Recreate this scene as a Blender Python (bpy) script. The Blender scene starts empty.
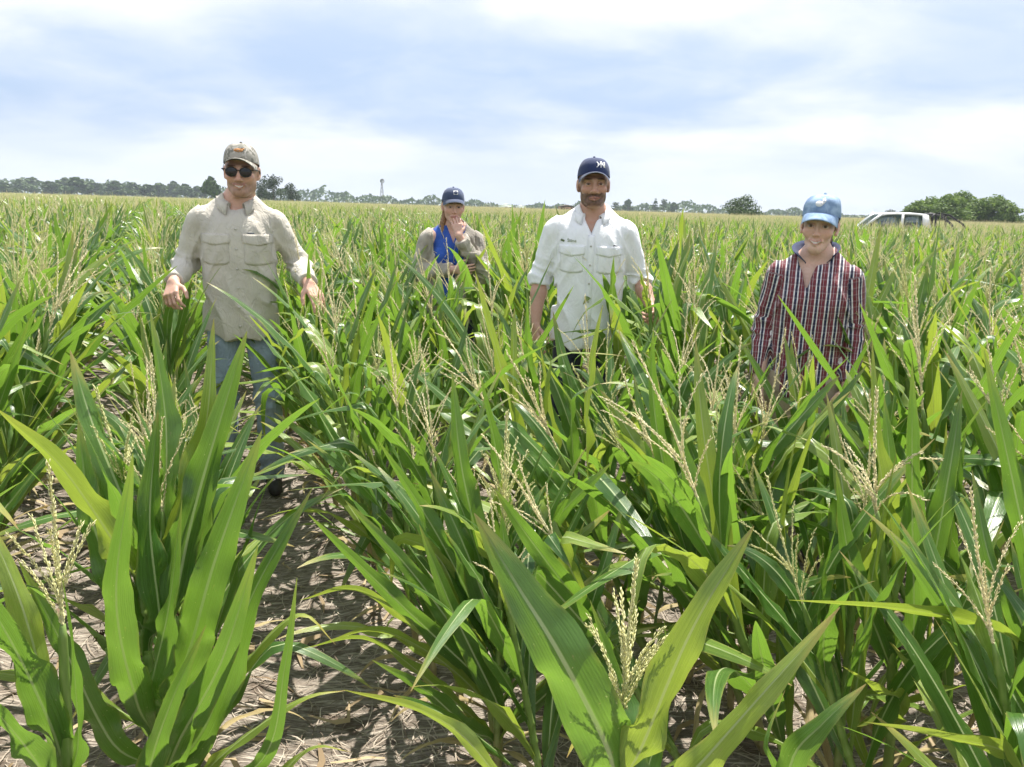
import bpy, math, random
import numpy as np
from mathutils import Vector, Matrix
from mathutils.bvhtree import BVHTree

R = math.radians
scene = bpy.context.scene
col = scene.collection
# ------------------------------------------------------------------ camera
FPX, PITCH, ROLL, CAMH = 769.0, R(12.9), R(1.69), 1.53
cam_data = bpy.data.cameras.new('camera')
cam_data.sensor_width = 36.0
cam_data.lens = 36.0 * FPX / 1024.0
cam_data.clip_start = 0.05
cam_data.clip_end = 9000.0
cam = bpy.data.objects.new('camera', cam_data)
col.objects.link(cam)
_f = np.array([0, math.cos(PITCH), -math.sin(PITCH)])
_r0 = np.array([1.0, 0, 0]); _u0 = np.array([0, math.sin(PITCH), math.cos(PITCH)])
_r = math.cos(ROLL) * _r0 + math.sin(ROLL) * _u0
_u = -math.sin(ROLL) * _r0 + math.cos(ROLL) * _u0
cam.matrix_world = Matrix(((_r[0], _u[0], -_f[0], 0), (_r[1], _u[1], -_f[1], 0),
                           (_r[2], _u[2], -_f[2], CAMH), (0, 0, 0, 1)))
scene.camera = cam
# ------------------------------------------------------------------ sky and sun
SUN_EL, SUN_AZ = R(66), R(24)          # azimuth from +Y towards +X: ahead of the camera, to the right
world = bpy.data.worlds.new('World'); scene.world = world; world.use_nodes = True
wn = world.node_tree; wn.nodes.clear()
def wnode(t, **kw):
    n = wn.nodes.new(t)
    for k, v in kw.items(): setattr(n, k, v)
    return n
sky = wnode('ShaderNodeTexSky', sky_type='NISHITA', sun_disc=False)
sky.sun_elevation = SUN_EL; sky.sun_rotation = SUN_AZ
sky.air_density = 1.0; sky.dust_density = 2.5; sky.ozone_density = 1.0
tc = wnode('ShaderNodeTexCoord')
sep = wnode('ShaderNodeSeparateXYZ'); wn.links.new(tc.outputs['Generated'], sep.inputs[0])
def wmath(op, a, b=None, c=None):
    n = wnode('ShaderNodeMath', operation=op)
    for i, v in enumerate((a, b, c)):
        if v is None: continue
        if isinstance(v, (int, float)): n.inputs[i].default_value = v
        else: wn.links.new(v, n.inputs[i])
    return n.outputs[0]
# cloud layer: direction projected on a flat ceiling, so bands flatten towards the horizon
zc = wmath('MAXIMUM', sep.outputs[2], 0.0)
den = wmath('ADD', zc, 0.26)
cx = wmath('DIVIDE', sep.outputs[0], den); cy = wmath('DIVIDE', sep.outputs[1], den)
comb = wnode('ShaderNodeCombineXYZ'); wn.links.new(cx, comb.inputs[0]); wn.links.new(cy, comb.inputs[1]); comb.inputs[2].default_value = 3.7
def wnoise(scale, detail, rough, dist, off):
    mp = wnode('ShaderNodeMapping'); mp.inputs['Location'].default_value = off; mp.inputs['Scale'].default_value = (0.8, 1.0, 1.0)
    wn.links.new(comb.outputs[0], mp.inputs[0])
    n = wnode('ShaderNodeTexNoise'); n.inputs['Scale'].default_value = scale; n.inputs['Detail'].default_value = detail
    n.inputs['Roughness'].default_value = rough; n.inputs['Distortion'].default_value = dist
    wn.links.new(mp.outputs[0], n.inputs['Vector']); return n.outputs[0]
def wramp(v, a, b):
    n = wnode('ShaderNodeMapRange', interpolation_type='SMOOTHSTEP'); n.inputs[1].default_value = a; n.inputs[2].default_value = b
    wn.links.new(v, n.inputs[0]); return n.outputs[0]
c1 = wramp(wnoise(1.05, 7, 0.50, 0.25, (5.3, 1.1, 0)), 0.39, 0.60)
c2 = wramp(wnoise(4.0, 8, 0.55, 0.4, (7.1, 1.9, 1)), 0.32, 0.70)
cl = wmath('ADD', wmath('MULTIPLY', c1, 0.76), wmath('MULTIPLY', c2, 0.24))
cl = wmath('MINIMUM', wmath('ADD', wmath('MULTIPLY', cl, 0.85), wmath('MULTIPLY', wramp(sep.outputs[2], 0.15, 0.25), 0.22)), 1.0)   # the deck thickens overhead
def wmix(fac, a, b):
    n = wnode('ShaderNodeMix', data_type='RGBA')
    wn.links.new(fac, n.inputs[0])
    for s, v in ((6, a), (7, b)):
        if isinstance(v, tuple): n.inputs[s].default_value = v
        else: wn.links.new(v, n.inputs[s])
    return n.outputs[2]
SK = 5.7                                # the background runs at strength 0.1
thin = wmix(wmath('ADD', 0.86, 0.0), sky.outputs[0], (0.54*SK, 0.69*SK, 0.95*SK, 1))   # thin high overcast
cloudy = wmix(cl, thin, (1.14*SK, 1.15*SK, 1.17*SK, 1))
hor = wramp(sep.outputs[2], 0.105, 0.03)   # milky air low over the fields
skyc = wmix(wmath('MULTIPLY', hor, 0.75), cloudy, (0.88*SK, 0.96*SK, 1.08*SK, 1))
bg = wnode('ShaderNodeBackground'); bg.inputs[1].default_value = 0.1
wn.links.new(skyc, bg.inputs[0])
wo = wnode('ShaderNodeOutputWorld'); wn.links.new(bg.outputs[0], wo.inputs[0])
sun_d = bpy.data.lights.new('sun', 'SUN'); sun_d.energy = 5.0; sun_d.angle = R(0.6); sun_d.color = (1.0, 0.955, 0.87)
sun = bpy.data.objects.new('sun', sun_d); col.objects.link(sun)
_sd = Vector((math.sin(SUN_AZ)*math.cos(SUN_EL), math.cos(SUN_AZ)*math.cos(SUN_EL), math.sin(SUN_EL)))
sun.rotation_euler = _sd.to_track_quat('Z', 'Y').to_euler()
scene.view_settings.view_transform = 'Standard'; scene.view_settings.look = 'None'
scene.view_settings.exposure = 0.86; scene.view_settings.gamma = 1.0
scene.view_settings.use_curve_mapping = False
cy_ = scene.cycles
cy_.max_bounces = 6; cy_.diffuse_bounces = 3; cy_.glossy_bounces = 2; cy_.transmission_bounces = 4
cy_.transparent_max_bounces = 8; cy_.volume_bounces = 0; cy_.caustics_reflective = False; cy_.caustics_refractive = False
cy_.use_denoising = True; cy_.use_adaptive_sampling = True; cy_.adaptive_threshold = 0.02

# ------------------------------------------------------------------ helpers
def ray_at(px, py, y):
    """a point in the field at forward distance y (metres) seen in the direction px, py"""
    d = _f + (px - 512) / FPX * _r - (py - 383.5) / FPX * _u
    return np.array([0, 0, CAMH]) + y / d[1] * d

def mesh_data(name, V, F, mats=(), uv=None, attrs=None, smooth=True, mat_idx=None):
    V = np.asarray(V, dtype=np.float32)
    me = bpy.data.meshes.new(name)
    if isinstance(F, np.ndarray):
        n, k = F.shape; flat = F.ravel(); starts = np.arange(n) * k; tot = np.full(n, k)
    else:
        tot = np.array([len(f) for f in F]); n = len(F)
        flat = np.fromiter((i for f in F for i in f), dtype=np.int64, count=int(tot.sum()))
        starts = np.concatenate([[0], np.cumsum(tot)[:-1]])
    me.vertices.add(len(V)); me.vertices.foreach_set('co', V.ravel())
    me.loops.add(len(flat)); me.loops.foreach_set('vertex_index', flat.astype(np.int32))
    me.polygons.add(n); me.polygons.foreach_set('loop_start', starts.astype(np.int32))
    if smooth: me.polygons.foreach_set('use_smooth', np.ones(n, dtype=bool))
    if mat_idx is not None: me.polygons.foreach_set('material_index', np.asarray(mat_idx, dtype=np.int32))
    me.update(calc_edges=True)
    if uv is not None:
        l = me.uv_layers.new(name='UVMap'); l.data.foreach_set('uv', np.asarray(uv, dtype=np.float32)[flat].ravel())
    for k, a in (attrs or {}).items():
        a = np.asarray(a, dtype=np.float32)
        if a.ndim == 1:
            at = me.attributes.new(k, 'FLOAT', 'POINT'); at.data.foreach_set('value', a)
        elif a.shape[1] == 4:
            at = me.attributes.new(k, 'FLOAT_COLOR', 'POINT'); at.data.foreach_set('color', a.ravel())
        else:
            at = me.attributes.new(k, 'FLOAT_VECTOR', 'POINT'); at.data.foreach_set('vector', a.ravel())
    for m in mats: me.materials.append(m)
    me.validate()
    return me

def link(name, me, parent=None):
    o = bpy.data.objects.new(name, me); col.objects.link(o)
    if parent: o.parent = parent
    return o
def mk(name, V, F, m, parent=None, **kw):
    return link(name, mesh_data(name, V, F, (m,) if not isinstance(m, (tuple, list)) else m, **kw), parent)
def tag(o, label, cat=None, group=None, kind=None):
    if label: o['label'] = label
    if cat: o['category'] = cat
    if group: o['group'] = group
    if kind: o['kind'] = kind
    return o
def empty(name, loc=(0, 0, 0), rz=0.0):
    o = bpy.data.objects.new(name, None); col.objects.link(o); o.empty_display_size = 0.1
    o.location = loc; o.rotation_euler = (0, 0, rz); return o

class MB:
    """collects shapes for one mesh"""
    def __init__(s): s.V = []; s.F = []; s.n = 0
    def add(s, V, F):
        V = np.asarray(V, float); s.V.append(V); s.F += [[i + s.n for i in f] for f in F]; s.n += len(V); return s
    def box(s, lo, hi):
        x0, y0, z0 = lo; x1, y1, z1 = hi
        return s.add([(x0,y0,z0),(x1,y0,z0),(x1,y1,z0),(x0,y1,z0),(x0,y0,z1),(x1,y0,z1),(x1,y1,z1),(x0,y1,z1)],
                     [(0,3,2,1),(4,5,6,7),(0,1,5,4),(1,2,6,5),(2,3,7,6),(3,0,4,7)])
    def tube(s, pts, rad, seg=6, caps=True):
        pts = np.asarray(pts, float); n = len(pts)
        rad = np.broadcast_to(np.asarray(rad, float), (n,))
        T = np.gradient(pts, axis=0); T /= np.linalg.norm(T, axis=1)[:, None] + 1e-12
        ref = np.array([0, 0, 1.0]) if abs(T[0][2]) < .9 else np.array([1.0, 0, 0])
        A = np.cross(T, ref); A /= np.linalg.norm(A, axis=1)[:, None] + 1e-12; B = np.cross(T, A)
        an = np.arange(seg) * 2 * math.pi / seg
        V = (pts[:, None] + rad[:, None, None] * (np.cos(an)[None, :, None] * A[:, None] + np.sin(an)[None, :, None] * B[:, None])).reshape(-1, 3)
        F = [[i*seg+j, i*seg+(j+1) % seg, (i+1)*seg+(j+1) % seg, (i+1)*seg+j] for i in range(n-1) for j in range(seg)]
        if caps: F += [list(range(seg))[::-1], [(n-1)*seg+j for j in range(seg)]]
        return s.add(V, F)
    def prism(s, prof, y0, y1):
        """profile of (x,z) points extruded along y"""
        n = len(prof)
        V = [(x, y0, z) for x, z in prof] + [(x, y1, z) for x, z in prof]
        return s.add(V, [list(range(n)), [n+i for i in range(n)][::-1]] + [[(i+1) % n, i, n+i, n+(i+1) % n] for i in range(n)])
    def build(s, name, m, parent=None, smooth=False, **kw):
        return mk(name, np.concatenate(s.V), s.F, m, parent, smooth=smooth, **kw)
    def data(s, name, m, smooth=False, **kw):
        return mesh_data(name, np.concatenate(s.V), s.F, (m,), smooth=smooth, **kw)

_nr = np.random.default_rng(5)
_ND = _nr.normal(size=(3, 7, 3)); _ND /= np.linalg.norm(_ND, axis=2)[:, :, None]; _NP = _nr.uniform(0, 6.28, (3, 7))
def wob(P, scale, o=0):
    """smooth pseudo noise about -1..1"""
    P = np.asarray(P, dtype=np.float32); r = 0
    for k in range(6):
        d = _ND[o % 3, k]
        a = (P[..., 0]*d[0] + P[..., 1]*d[1] + P[..., 2]*d[2]) * (scale * (0.7 + 0.25*k)) + _NP[o % 3, k]
        r = r + np.sin(a + 0.7*r)
    return r / 3.2
def sstep(a, b, x):
    t = np.clip((x - a) / (b - a), 0, 1); return t*t*(3-2*t)

# ------------------------------------------------------------------ materials
class NT:
    def __init__(s, name):
        s.m = bpy.data.materials.new(name); s.m.use_nodes = True; s.t = s.m.node_tree; s.t.nodes.clear()
        s.out = s.t.nodes.new('ShaderNodeOutputMaterial')
    def n(s, ty, ins=None, **kw):
        nd = s.t.nodes.new(ty)
        for k, v in kw.items(): setattr(nd, k, v)
        for k, v in (ins or {}).items(): s.set(nd.inputs[k], v)
        return nd
    def set(s, sock, v):
        if hasattr(v, 'is_linked'): s.t.links.new(v, sock)
        else: sock.default_value = v
    def math(s, op, a, b=0.0, c=None):
        nd = s.n('ShaderNodeMath', {0: a, 1: b}, operation=op)
        if c is not None: s.set(nd.inputs[2], c)
        return nd.outputs[0]
    def mix(s, fac, a, b, blend='MIX'):
        nd = s.n('ShaderNodeMix', data_type='RGBA', blend_type=blend)
        s.set(nd.inputs[0], fac)
        for i, v in ((6, a), (7, b)): s.set(nd.inputs[i], (*v, 1.0) if isinstance(v, tuple) and len(v) == 3 else v)
        return nd.outputs[2]
    def rng(s, v, a, b, c=0.0, d=1.0, sm=True):
        nd = s.n('ShaderNodeMapRange', {0: v, 1: a, 2: b, 3: c, 4: d}, interpolation_type='SMOOTHSTEP' if sm else 'LINEAR')
        return nd.outputs[0]
    def noise(s, vec, scale, detail=3.0, rough=.55, dist=0.0):
        nd = s.n('ShaderNodeTexNoise', {'Scale': scale, 'Detail': detail, 'Roughness': rough, 'Distortion': dist})
        if vec is not None: s.set(nd.inputs['Vector'], vec)
        return nd.outputs[0]
    def obj(s): return s.n('ShaderNodeTexCoord').outputs['Object']
    def rand(s): return s.n('ShaderNodeObjectInfo').outputs['Random']
    def mapping(s, v, scale=(1,1,1), rot=(0,0,0), loc=(0,0,0)):
        return s.n('ShaderNodeMapping', {'Vector': v, 'Scale': scale, 'Rotation': rot, 'Location': loc}).outputs[0]
    def bump(s, h, strength, dist):
        return s.n('ShaderNodeBump', {'Strength': strength, 'Distance': dist, 'Height': h}).outputs[0]
    def pbr(s, base, rough=.6, **ins):
        nd = s.n('ShaderNodeBsdfPrincipled')
        s.set(nd.inputs['Base Color'], (*base, 1.0) if isinstance(base, tuple) and len(base) == 3 else base)
        s.set(nd.inputs['Roughness'], rough)
        for k, v in ins.items(): s.set(nd.inputs[k.replace('_', ' ')], v)
        return nd
    def done(s, sh): s.t.links.new(sh.outputs[0] if hasattr(sh, 'outputs') else sh, s.out.inputs[0]); return s.m

def m_plain(name, base, rough=.6, var=.25, scale=18.0, bump=0.0, **ins):
    t = NT(name); o = t.obj(); nz = t.noise(o, scale, 4)
    c = t.mix(t.rng(nz, .3, .7), tuple(v*(1-var) for v in base), tuple(min(1, v*(1+var)) for v in base))
    kw = dict(ins)
    if bump: kw['Normal'] = t.bump(nz, bump, .01)
    return t.done(t.pbr(c, rough, **kw))

def m_leaf(name, dark, light, trans, tipbrown=0.5, dry=False, rough=.29, tfac=.34):
    t = NT(name); uv = t.n('ShaderNodeUVMap').outputs[0]
    sx = t.n('ShaderNodeSeparateXYZ', {0: uv}); u, v = sx.outputs[0], sx.outputs[1]
    rnd = t.rand(); o = t.obj()
    pos = t.n('ShaderNodeNewGeometry').outputs['Position']
    big = t.noise(o, 7.0, 3)
    c = t.mix(t.rng(t.math('ADD', t.math('MULTIPLY', rnd, .55), t.math('MULTIPLY', big, .6)), .25, .9), dark, light)
    # long streaks parallel to the veins
    st = t.noise(t.mapping(uv, (42, 1.6, 1)), 1.0, 3)
    c = t.mix(t.math('MULTIPLY', t.rng(st, .40, .70), .5), c, tuple(min(1, x*1.8) for x in light))
    ve = t.math('SINE', t.math('MULTIPLY', u, 110.0))
    c = t.mix(t.rng(t.noise(t.mapping(uv, (2.5, 7.0, 1)), 1.0, 4, .6), .50, .72, 0, .45), c, tuple(x*.62 for x in dark))
    au = t.math('ABSOLUTE', t.math('SUBTRACT', u, .5))
    # yellowing from the tip and along the margin
    ed = t.noise(t.mapping(uv, (3.0, 9.0, 1)), 1.0, 4)
    tip = t.rng(t.math('ADD', t.math('ADD', v, t.math('MULTIPLY', ed, .22)), t.math('MULTIPLY', rnd, .10)), 1.0, 1.18)
    mar = t.math('MULTIPLY', t.rng(au, .40, .5), t.rng(ed, .42, .62))
    yel = t.math('MULTIPLY', t.math('MAXIMUM', tip, t.math('MULTIPLY', mar, .6)), tipbrown)
    if not dry:
        c = t.mix(yel, c, (0.36, 0.31, 0.08))
        br = t.math('MULTIPLY', t.rng(t.math('ADD', v, t.math('MULTIPLY', ed, .10)), 1.0, 1.05), tipbrown)
        c = t.mix(br, c, (0.30, 0.19, 0.08))
        rib = t.math('MULTIPLY', t.rng(au, .050, .026), t.rng(v, 1.0, .6))
        c = t.mix(t.math('MULTIPLY', rib, .9), c, (0.46, 0.54, 0.27))
        # fallen anthers, dust and hail specks
        vo = t.n('ShaderNodeTexVoronoi', {'Vector': t.mapping(uv, (5.0, 36.0, 1)), 'Scale': 1.0, 'Randomness': 1.0}).outputs[0]
        sp = t.math('MULTIPLY', t.rng(vo, .10, .05), t.rng(big, .40, .54))
        c = t.mix(t.math('MULTIPLY', sp, .8), c, (0.50, 0.47, 0.25))
    le = t.noise(t.mapping(uv, (7.0, 30.0, 1), loc=(3.3, 1.7, 0)), 1.0, 3, .6)
    c = t.mix(t.math('MULTIPLY', t.rng(t.math('ADD', le, t.math('MULTIPLY', rnd, .06)), .70, .76), .8), c, (0.28, 0.22, 0.09))
    h = t.math('ADD', t.math('ADD', t.math('MULTIPLY', ve, .25), t.math('MULTIPLY', t.noise(t.mapping(uv, (9, 22, 1)), 1.0, 3), 3.0)), t.math('MULTIPLY', t.rng(au, .06, .0), 2.0))
    nrm = t.bump(h, .22, .0012)
    b = t.pbr(c, t.rng(st, .2, .8, rough-.06, rough+.14), Normal=nrm, **{'Specular IOR Level': .55})
    tc_ = t.mix(t.math('MULTIPLY', t.rng(au, .045, .018), .6), trans, tuple(x*.45 for x in trans))
    tr = t.n('ShaderNodeBsdfTranslucent', {'Color': tc_, 'Normal': nrm})
    mx = t.n('ShaderNodeMixShader', {0: tfac, 1: b.outputs[0], 2: tr.outputs[0]})
    return t.done(mx)

M = {}
M['leaf'] = m_leaf('maize_leaf_green', (0.021, 0.066, 0.014), (0.074, 0.152, 0.030), (0.26, 0.47, 0.048), .8)
M['leaf_pale'] = m_leaf('maize_leaf_pale', (0.080, 0.155, 0.025), (0.20, 0.275, 0.055), (0.43, 0.56, 0.06), 1.0)
M['leaf_dry'] = m_leaf('maize_leaf_dry', (0.27, 0.20, 0.085), (0.42, 0.34, 0.17), (0.36, 0.27, 0.10), .4, dry=True, rough=.6, tfac=.25)
def m_stalk():
    t = NT('maize_stalk'); g = t.n('ShaderNodeNewGeometry').outputs['Position']
    z = t.n('ShaderNodeSeparateXYZ', {0: t.obj()}).outputs[2]
    nz = t.noise(t.mapping(t.obj(), (60, 60, 6)), 1.0, 3)
    c = t.mix(t.rng(nz, .3, .7), (0.13, 0.22, 0.04), (0.22, 0.31, 0.08))
    c = t.mix(t.math('MULTIPLY', t.rng(t.math('ADD', z, t.math('MULTIPLY', nz, .2)), .38, .16), .8), c, (0.30, 0.23, 0.11))
    return t.done(t.pbr(c, .5))
M['stalk'] = m_stalk()
def m_tassel(name, a, b):
    t = NT(name); c = t.mix(t.rand(), a, b)
    nz = t.noise(t.obj(), 160.0, 2); c = t.mix(t.rng(nz, .35, .65), c, tuple(x*1.5 for x in b))
    p = t.pbr(c, .6); tr = t.n('ShaderNodeBsdfTranslucent', {'Color': c})
    return t.done(t.n('ShaderNodeMixShader', {0: .3, 1: p.outputs[0], 2: tr.outputs[0]}))
M['tassel'] = m_tassel('tassel', (0.50, 0.52, 0.22), (0.62, 0.60, 0.32))
M['tassel_tan'] = m_tassel('tassel_ripe', (0.60, 0.54, 0.30), (0.70, 0.64, 0.42))
M['husk'] = m_plain('husk', (0.22, 0.36, 0.09), .5, .25, 60)
M['silk'] = m_plain('silk', (0.10, 0.045, 0.02), .7, .4, 200)

def m_soil():
    t = NT('soil'); o = t.n('ShaderNodeTexCoord').outputs['Object']
    n1 = t.noise(o, 2.2, 5); n2 = t.noise(o, 26, 5, .65); n3 = t.noise(o, 120, 4, .7)
    # fine chopped straw mulch, three crossed directions of stretched cells
    fib = None
    for k, (ro, sc) in enumerate(((.3, 46), (1.5, 52), (2.5, 60), (.9, 40))):
        w = t.noise(t.mapping(o, (sc*.16, sc*1.7, 1), (0, 0, ro), (k*3.1, 0, 0)), 1.0, 2, .5, .6)
        w = t.rng(w, .56, .68)
        fib = w if fib is None else t.math('MAXIMUM', fib, w)
    c = t.mix(t.rng(n1, .3, .7), (0.20, 0.165, 0.135), (0.29, 0.25, 0.215))
    c = t.mix(t.rng(n2, .35, .75), c, (0.115, 0.09, 0.07))
    c = t.mix(t.math('MULTIPLY', fib, .75), c, (0.50, 0.44, 0.37))
    c = t.mix(t.rng(n3, .62, .75), c, (0.42, 0.36, 0.30))
    c = t.mix(t.math('MULTIPLY', t.rng(t.noise(o, 5.5, 4, .6, .6), .52, .66), .7), c, (0.10, 0.07, 0.05))
    d = t.n('ShaderNodeVectorMath', {0: o}, operation='LENGTH').outputs[1]
    far = t.mix(t.noise(o, .02, 3), (0.13, 0.20, 0.045), (0.24, 0.29, 0.09))
    c = t.mix(t.rng(d, 120, 260), c, far)
    h = t.math('ADD', t.math('MULTIPLY', n2, .8), t.math('ADD', t.math('MULTIPLY', fib, .35), t.math('MULTIPLY', n3, .3)))
    return t.done(t.pbr(c, .9, Normal=t.bump(h, .8, .02), **{'Specular IOR Level': .2}))
M['soil'] = m_soil()
def m_rand(name, a, b, rough=.8, trans=0.0):
    """stuff made of many loose pieces: shade varies from piece to piece"""
    t = NT(name)
    r = t.n('ShaderNodeNewGeometry').outputs['Random Per Island']
    c = t.mix(r, a, b); p = t.pbr(c, rough)
    if not trans: return t.done(p)
    tr = t.n('ShaderNodeBsdfTranslucent', {'Color': c})
    return t.done(t.n('ShaderNodeMixShader', {0: trans, 1: p.outputs[0], 2: tr.outputs[0]}))
M['straw'] = m_rand('straw', (0.17, 0.125, 0.09), (0.50, 0.43, 0.35))
M['litter'] = m_rand('litter', (0.20, 0.13, 0.07), (0.50, 0.38, 0.22), .7, .2)
M['foliage'] = m_rand('foliage', (0.03, 0.065, 0.014), (0.08, 0.135, 0.03), .65, .25)
M['foliage_dark'] = m_rand('foliage_dark', (0.022, 0.042, 0.014), (0.05, 0.08, 0.026), .65, .2)
M['foliage_light'] = m_rand('foliage_light', (0.08, 0.15, 0.026), (0.20, 0.28, 0.06), .65, .42)
M['bark'] = m_plain('bark', (0.09, 0.07, 0.05), .9, .35, 6)
M['white_paint'] = m_plain('white_paint', (0.86, 0.86, 0.85), .3, .03, 3, Coat_Weight=.4)
M['glass_dark'] = m_plain('window_glass', (0.035, 0.045, 0.05), .06, .1, 3)
M['black_plastic'] = m_plain('black_plastic', (0.02, 0.02, 0.022), .5, .3, 10)
M['rubber'] = m_plain('rubber', (0.025, 0.025, 0.025), .8, .3, 10)
M['chrome'] = m_plain('bright_metal', (0.6, 0.6, 0.6), .25, .05, 10, Metallic=1.0)
M['tower_steel'] = m_plain('tower_steel', (0.16, 0.16, 0.16), .5, .2, 3, Metallic=.5)
M['brick_wall'] = m_plain('brown_wall', (0.24, 0.15, 0.10), .9, .25, 2)
M['pale_sheet'] = m_plain('pale_sheet', (0.75, 0.78, 0.82), .5, .06, 2)

# ------------------------------------------------------------------ the ground
ROWA = math.atan2(0.416, 0.909)
RD = np.array([-math.sin(ROWA), math.cos(ROWA)]); RN = np.array([math.cos(ROWA), math.sin(ROWA)])
ROW = 0.75
def ground_z(x, y):
    x = np.asarray(x, float); y = np.asarray(y, float)
    d = np.hypot(x, y); fade = np.clip(1.2 - d / 25.0, 0, 1)
    k = (x*RN[0] + y*RN[1]) / ROW
    P = np.stack([x, y, np.zeros_like(x)], -1)
    return fade * (0.022*np.cos(2*math.pi*k) + 0.016*wob(P, 4.0, 0) + 0.012*wob(P, 13.0, 1) + 0.008*wob(P, 31.0, 2))
nr, na = 230, 300
rr = np.concatenate([[0.0], np.geomspace(0.25, 6000, nr)])
th = np.arange(na) * 2*math.pi/na
X = rr[:, None]*np.sin(th)[None]; Y = rr[:, None]*np.cos(th)[None]
V = np.stack([X, Y, ground_z(X, Y)], -1).reshape(-1, 3)
ii, jj = np.meshgrid(np.arange(nr), np.arange(na), indexing='ij')
F = np.stack([ii*na+jj, (ii+1)*na+jj, (ii+1)*na+(jj+1) % na, ii*na+(jj+1) % na], -1).reshape(-1, 4)[:, ::-1]
g = mk('ground', V, F, M['soil']); tag(g, 'grey brown soil with chopped straw between the maize rows', kind='structure')

rs = np.random.default_rng(11)
def strips(n, lmin, lmax, wmin, wmax, rmax, lift, curl):
    ang = rs.uniform(-R(48), R(46), n); d = 0.5 + (rmax-.5)*rs.uniform(0, 1, n)**0.75
    x = d*np.sin(ang); y = d*np.cos(ang); L = rs.uniform(lmin, lmax, n); W = rs.uniform(wmin, wmax, n)
    a = rs.uniform(0, 6.283, n); seg = 4
    s = np.linspace(-.5, .5, seg)[None]
    bend = rs.normal(0, curl, n)[:, None]
    cxp = x[:, None] + np.cos(a)[:, None]*s*L[:, None] - np.sin(a)[:, None]*bend*s*s*L[:, None]
    cyp = y[:, None] + np.sin(a)[:, None]*s*L[:, None] + np.cos(a)[:, None]*bend*s*s*L[:, None]
    z = ground_z(cxp, cyp) + rs.uniform(.002, lift, n)[:, None] + rs.normal(0, .25, n)[:, None]*s*L[:, None]*.5
    z = np.maximum(z, ground_z(cxp, cyp) + .0015)
    wv = (W[:, None]*np.array([.5, 1, 1, .4])[None])*.5
    px, py = -np.sin(a)[:, None]*wv, np.cos(a)[:, None]*wv
    tz = rs.normal(0, .5, n)[:, None]*wv
    A = np.stack([cxp+px, cyp+py, z+np.abs(tz)], -1); B = np.stack([cxp-px, cyp-py, z], -1)
    V = np.stack([A, B], 2).reshape(-1, 3)
    b = np.arange(n)[:, None, None]*seg*2 + np.arange(seg-1)[None, :, None]*2
    F = (b + np.array([0, 1, 3, 2])[None, None]).reshape(-1, 4)
    return V, F
V, F = strips(28000, .02, .13, .0015, .0045, 7.5, .014, .5)
o = mk('straw_residue', V, F, M['straw']); tag(o, 'chopped pale straw residue strewn over the soil', 'straw', kind='stuff')
V, F = strips(900, .06, .20, .008, .024, 8.0, .03, 1.2)
o = mk('dry_leaf_litter', V, F, M['litter']); tag(o, 'dry brown maize leaf litter lying between the rows', 'leaf litter', kind='stuff')

# ------------------------------------------------------------------ trees on the horizon
def crown_mesh(name, seed, m, h=10.0, w=8.0, base=.18, n=700, size=.55, lobes=9, tall=1.0):
    r = np.random.default_rng(seed)
    c = []
    for k in range(lobes):
        a = r.uniform(0, 6.283); q = r.uniform(0, 1)
        zz = base + (1-base)*(.22 + .62*q)
        rad = (w/2)*(1-.55*abs(q-.35)**1.2) * r.uniform(.25, .72)
        c.append((rad*math.cos(a), rad*math.sin(a), zz*h, w*r.uniform(.17, .27)*(1.15-.5*q)))
    c.append((0, 0, h*.72, w*.24)); c.append((r.normal(0, .2), 0, h*.9, w*.13))
    c = np.array(c); pick = r.choice(len(c), n, p=c[:, 3]**2/np.sum(c[:, 3]**2))
    d = r.normal(size=(n, 3)); d /= np.linalg.norm(d, axis=1)[:, None]
    rad = c[pick, 3]*r.uniform(.35, 1.08, n)**.55
    p = c[pick, :3] + d*rad[:, None]*np.array([1, 1, .82*tall]); p[:, 2] = np.clip(p[:, 2], h*base*.6, h*1.02)
    nn = d + r.normal(0, .6, (n, 3)); nn /= np.linalg.norm(nn, axis=1)[:, None]
    t = np.cross(nn, r.normal(size=(n, 3))); t /= np.linalg.norm(t, axis=1)[:, None]; b = np.cross(nn, t)
    s = size*r.uniform(.5, 1.25, n)[:, None]
    V = np.stack([p-t*s*.6, p-b*s*.35+nn*s*.12, p+t*s*.6, p+b*s*.35+nn*s*.12], 1).reshape(-1, 3)
    F = np.arange(4*n).reshape(n, 4)
    return mesh_data(name, V, F, (m,), smooth=False)
def trunk_mesh(seed, h, r0):
    r = np.random.default_rng(seed); b = MB()
    zz = np.linspace(0, h*.62, 6)
    pts = np.stack([np.cumsum(r.normal(0, .04*h/10, 6)), np.cumsum(r.normal(0, .04*h/10, 6)), zz], 1); pts[0, :2] = 0
    b.tube(pts, np.linspace(r0, r0*.4, 6), 7)
    for k in range(5):
        i = r.integers(2, 6); a = r.uniform(0, 6.28); L = h*r.uniform(.2, .36)
        e = pts[i] + np.array([math.cos(a)*L*.7, math.sin(a)*L*.7, L*.7])
        b.tube([pts[i], (pts[i]+e)/2+np.array([0, 0, -.04*L]), e], [r0*.45, r0*.28, r0*.1], 5)
    return b.data('trunk', M['bark'], smooth=True)
CR = {}
for i in range(4): CR['far%d' % i] = (crown_mesh('crown', 50+i, M['foliage'], n=1100, size=1.5, w=8.5, base=.0), trunk_mesh(50+i, 10, .25))
for i in range(2): CR['dark%d' % i] = (crown_mesh('crown', 60+i, M['foliage_dark'], n=1500, size=.55, base=.05, w=10), trunk_mesh(60+i, 10, .25))
for i in range(4): CR['near%d' % i] = (crown_mesh('crown', 70+i, M['foliage_light'], n=4200, size=.62, base=.0, w=11, lobes=13), trunk_mesh(70+i, 10, .3))
CR['thin0'] = (crown_mesh('crown', 82, M['foliage'], n=1800, size=.50, base=.03, w=11, lobes=10), trunk_mesh(82, 10, .22))
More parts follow.
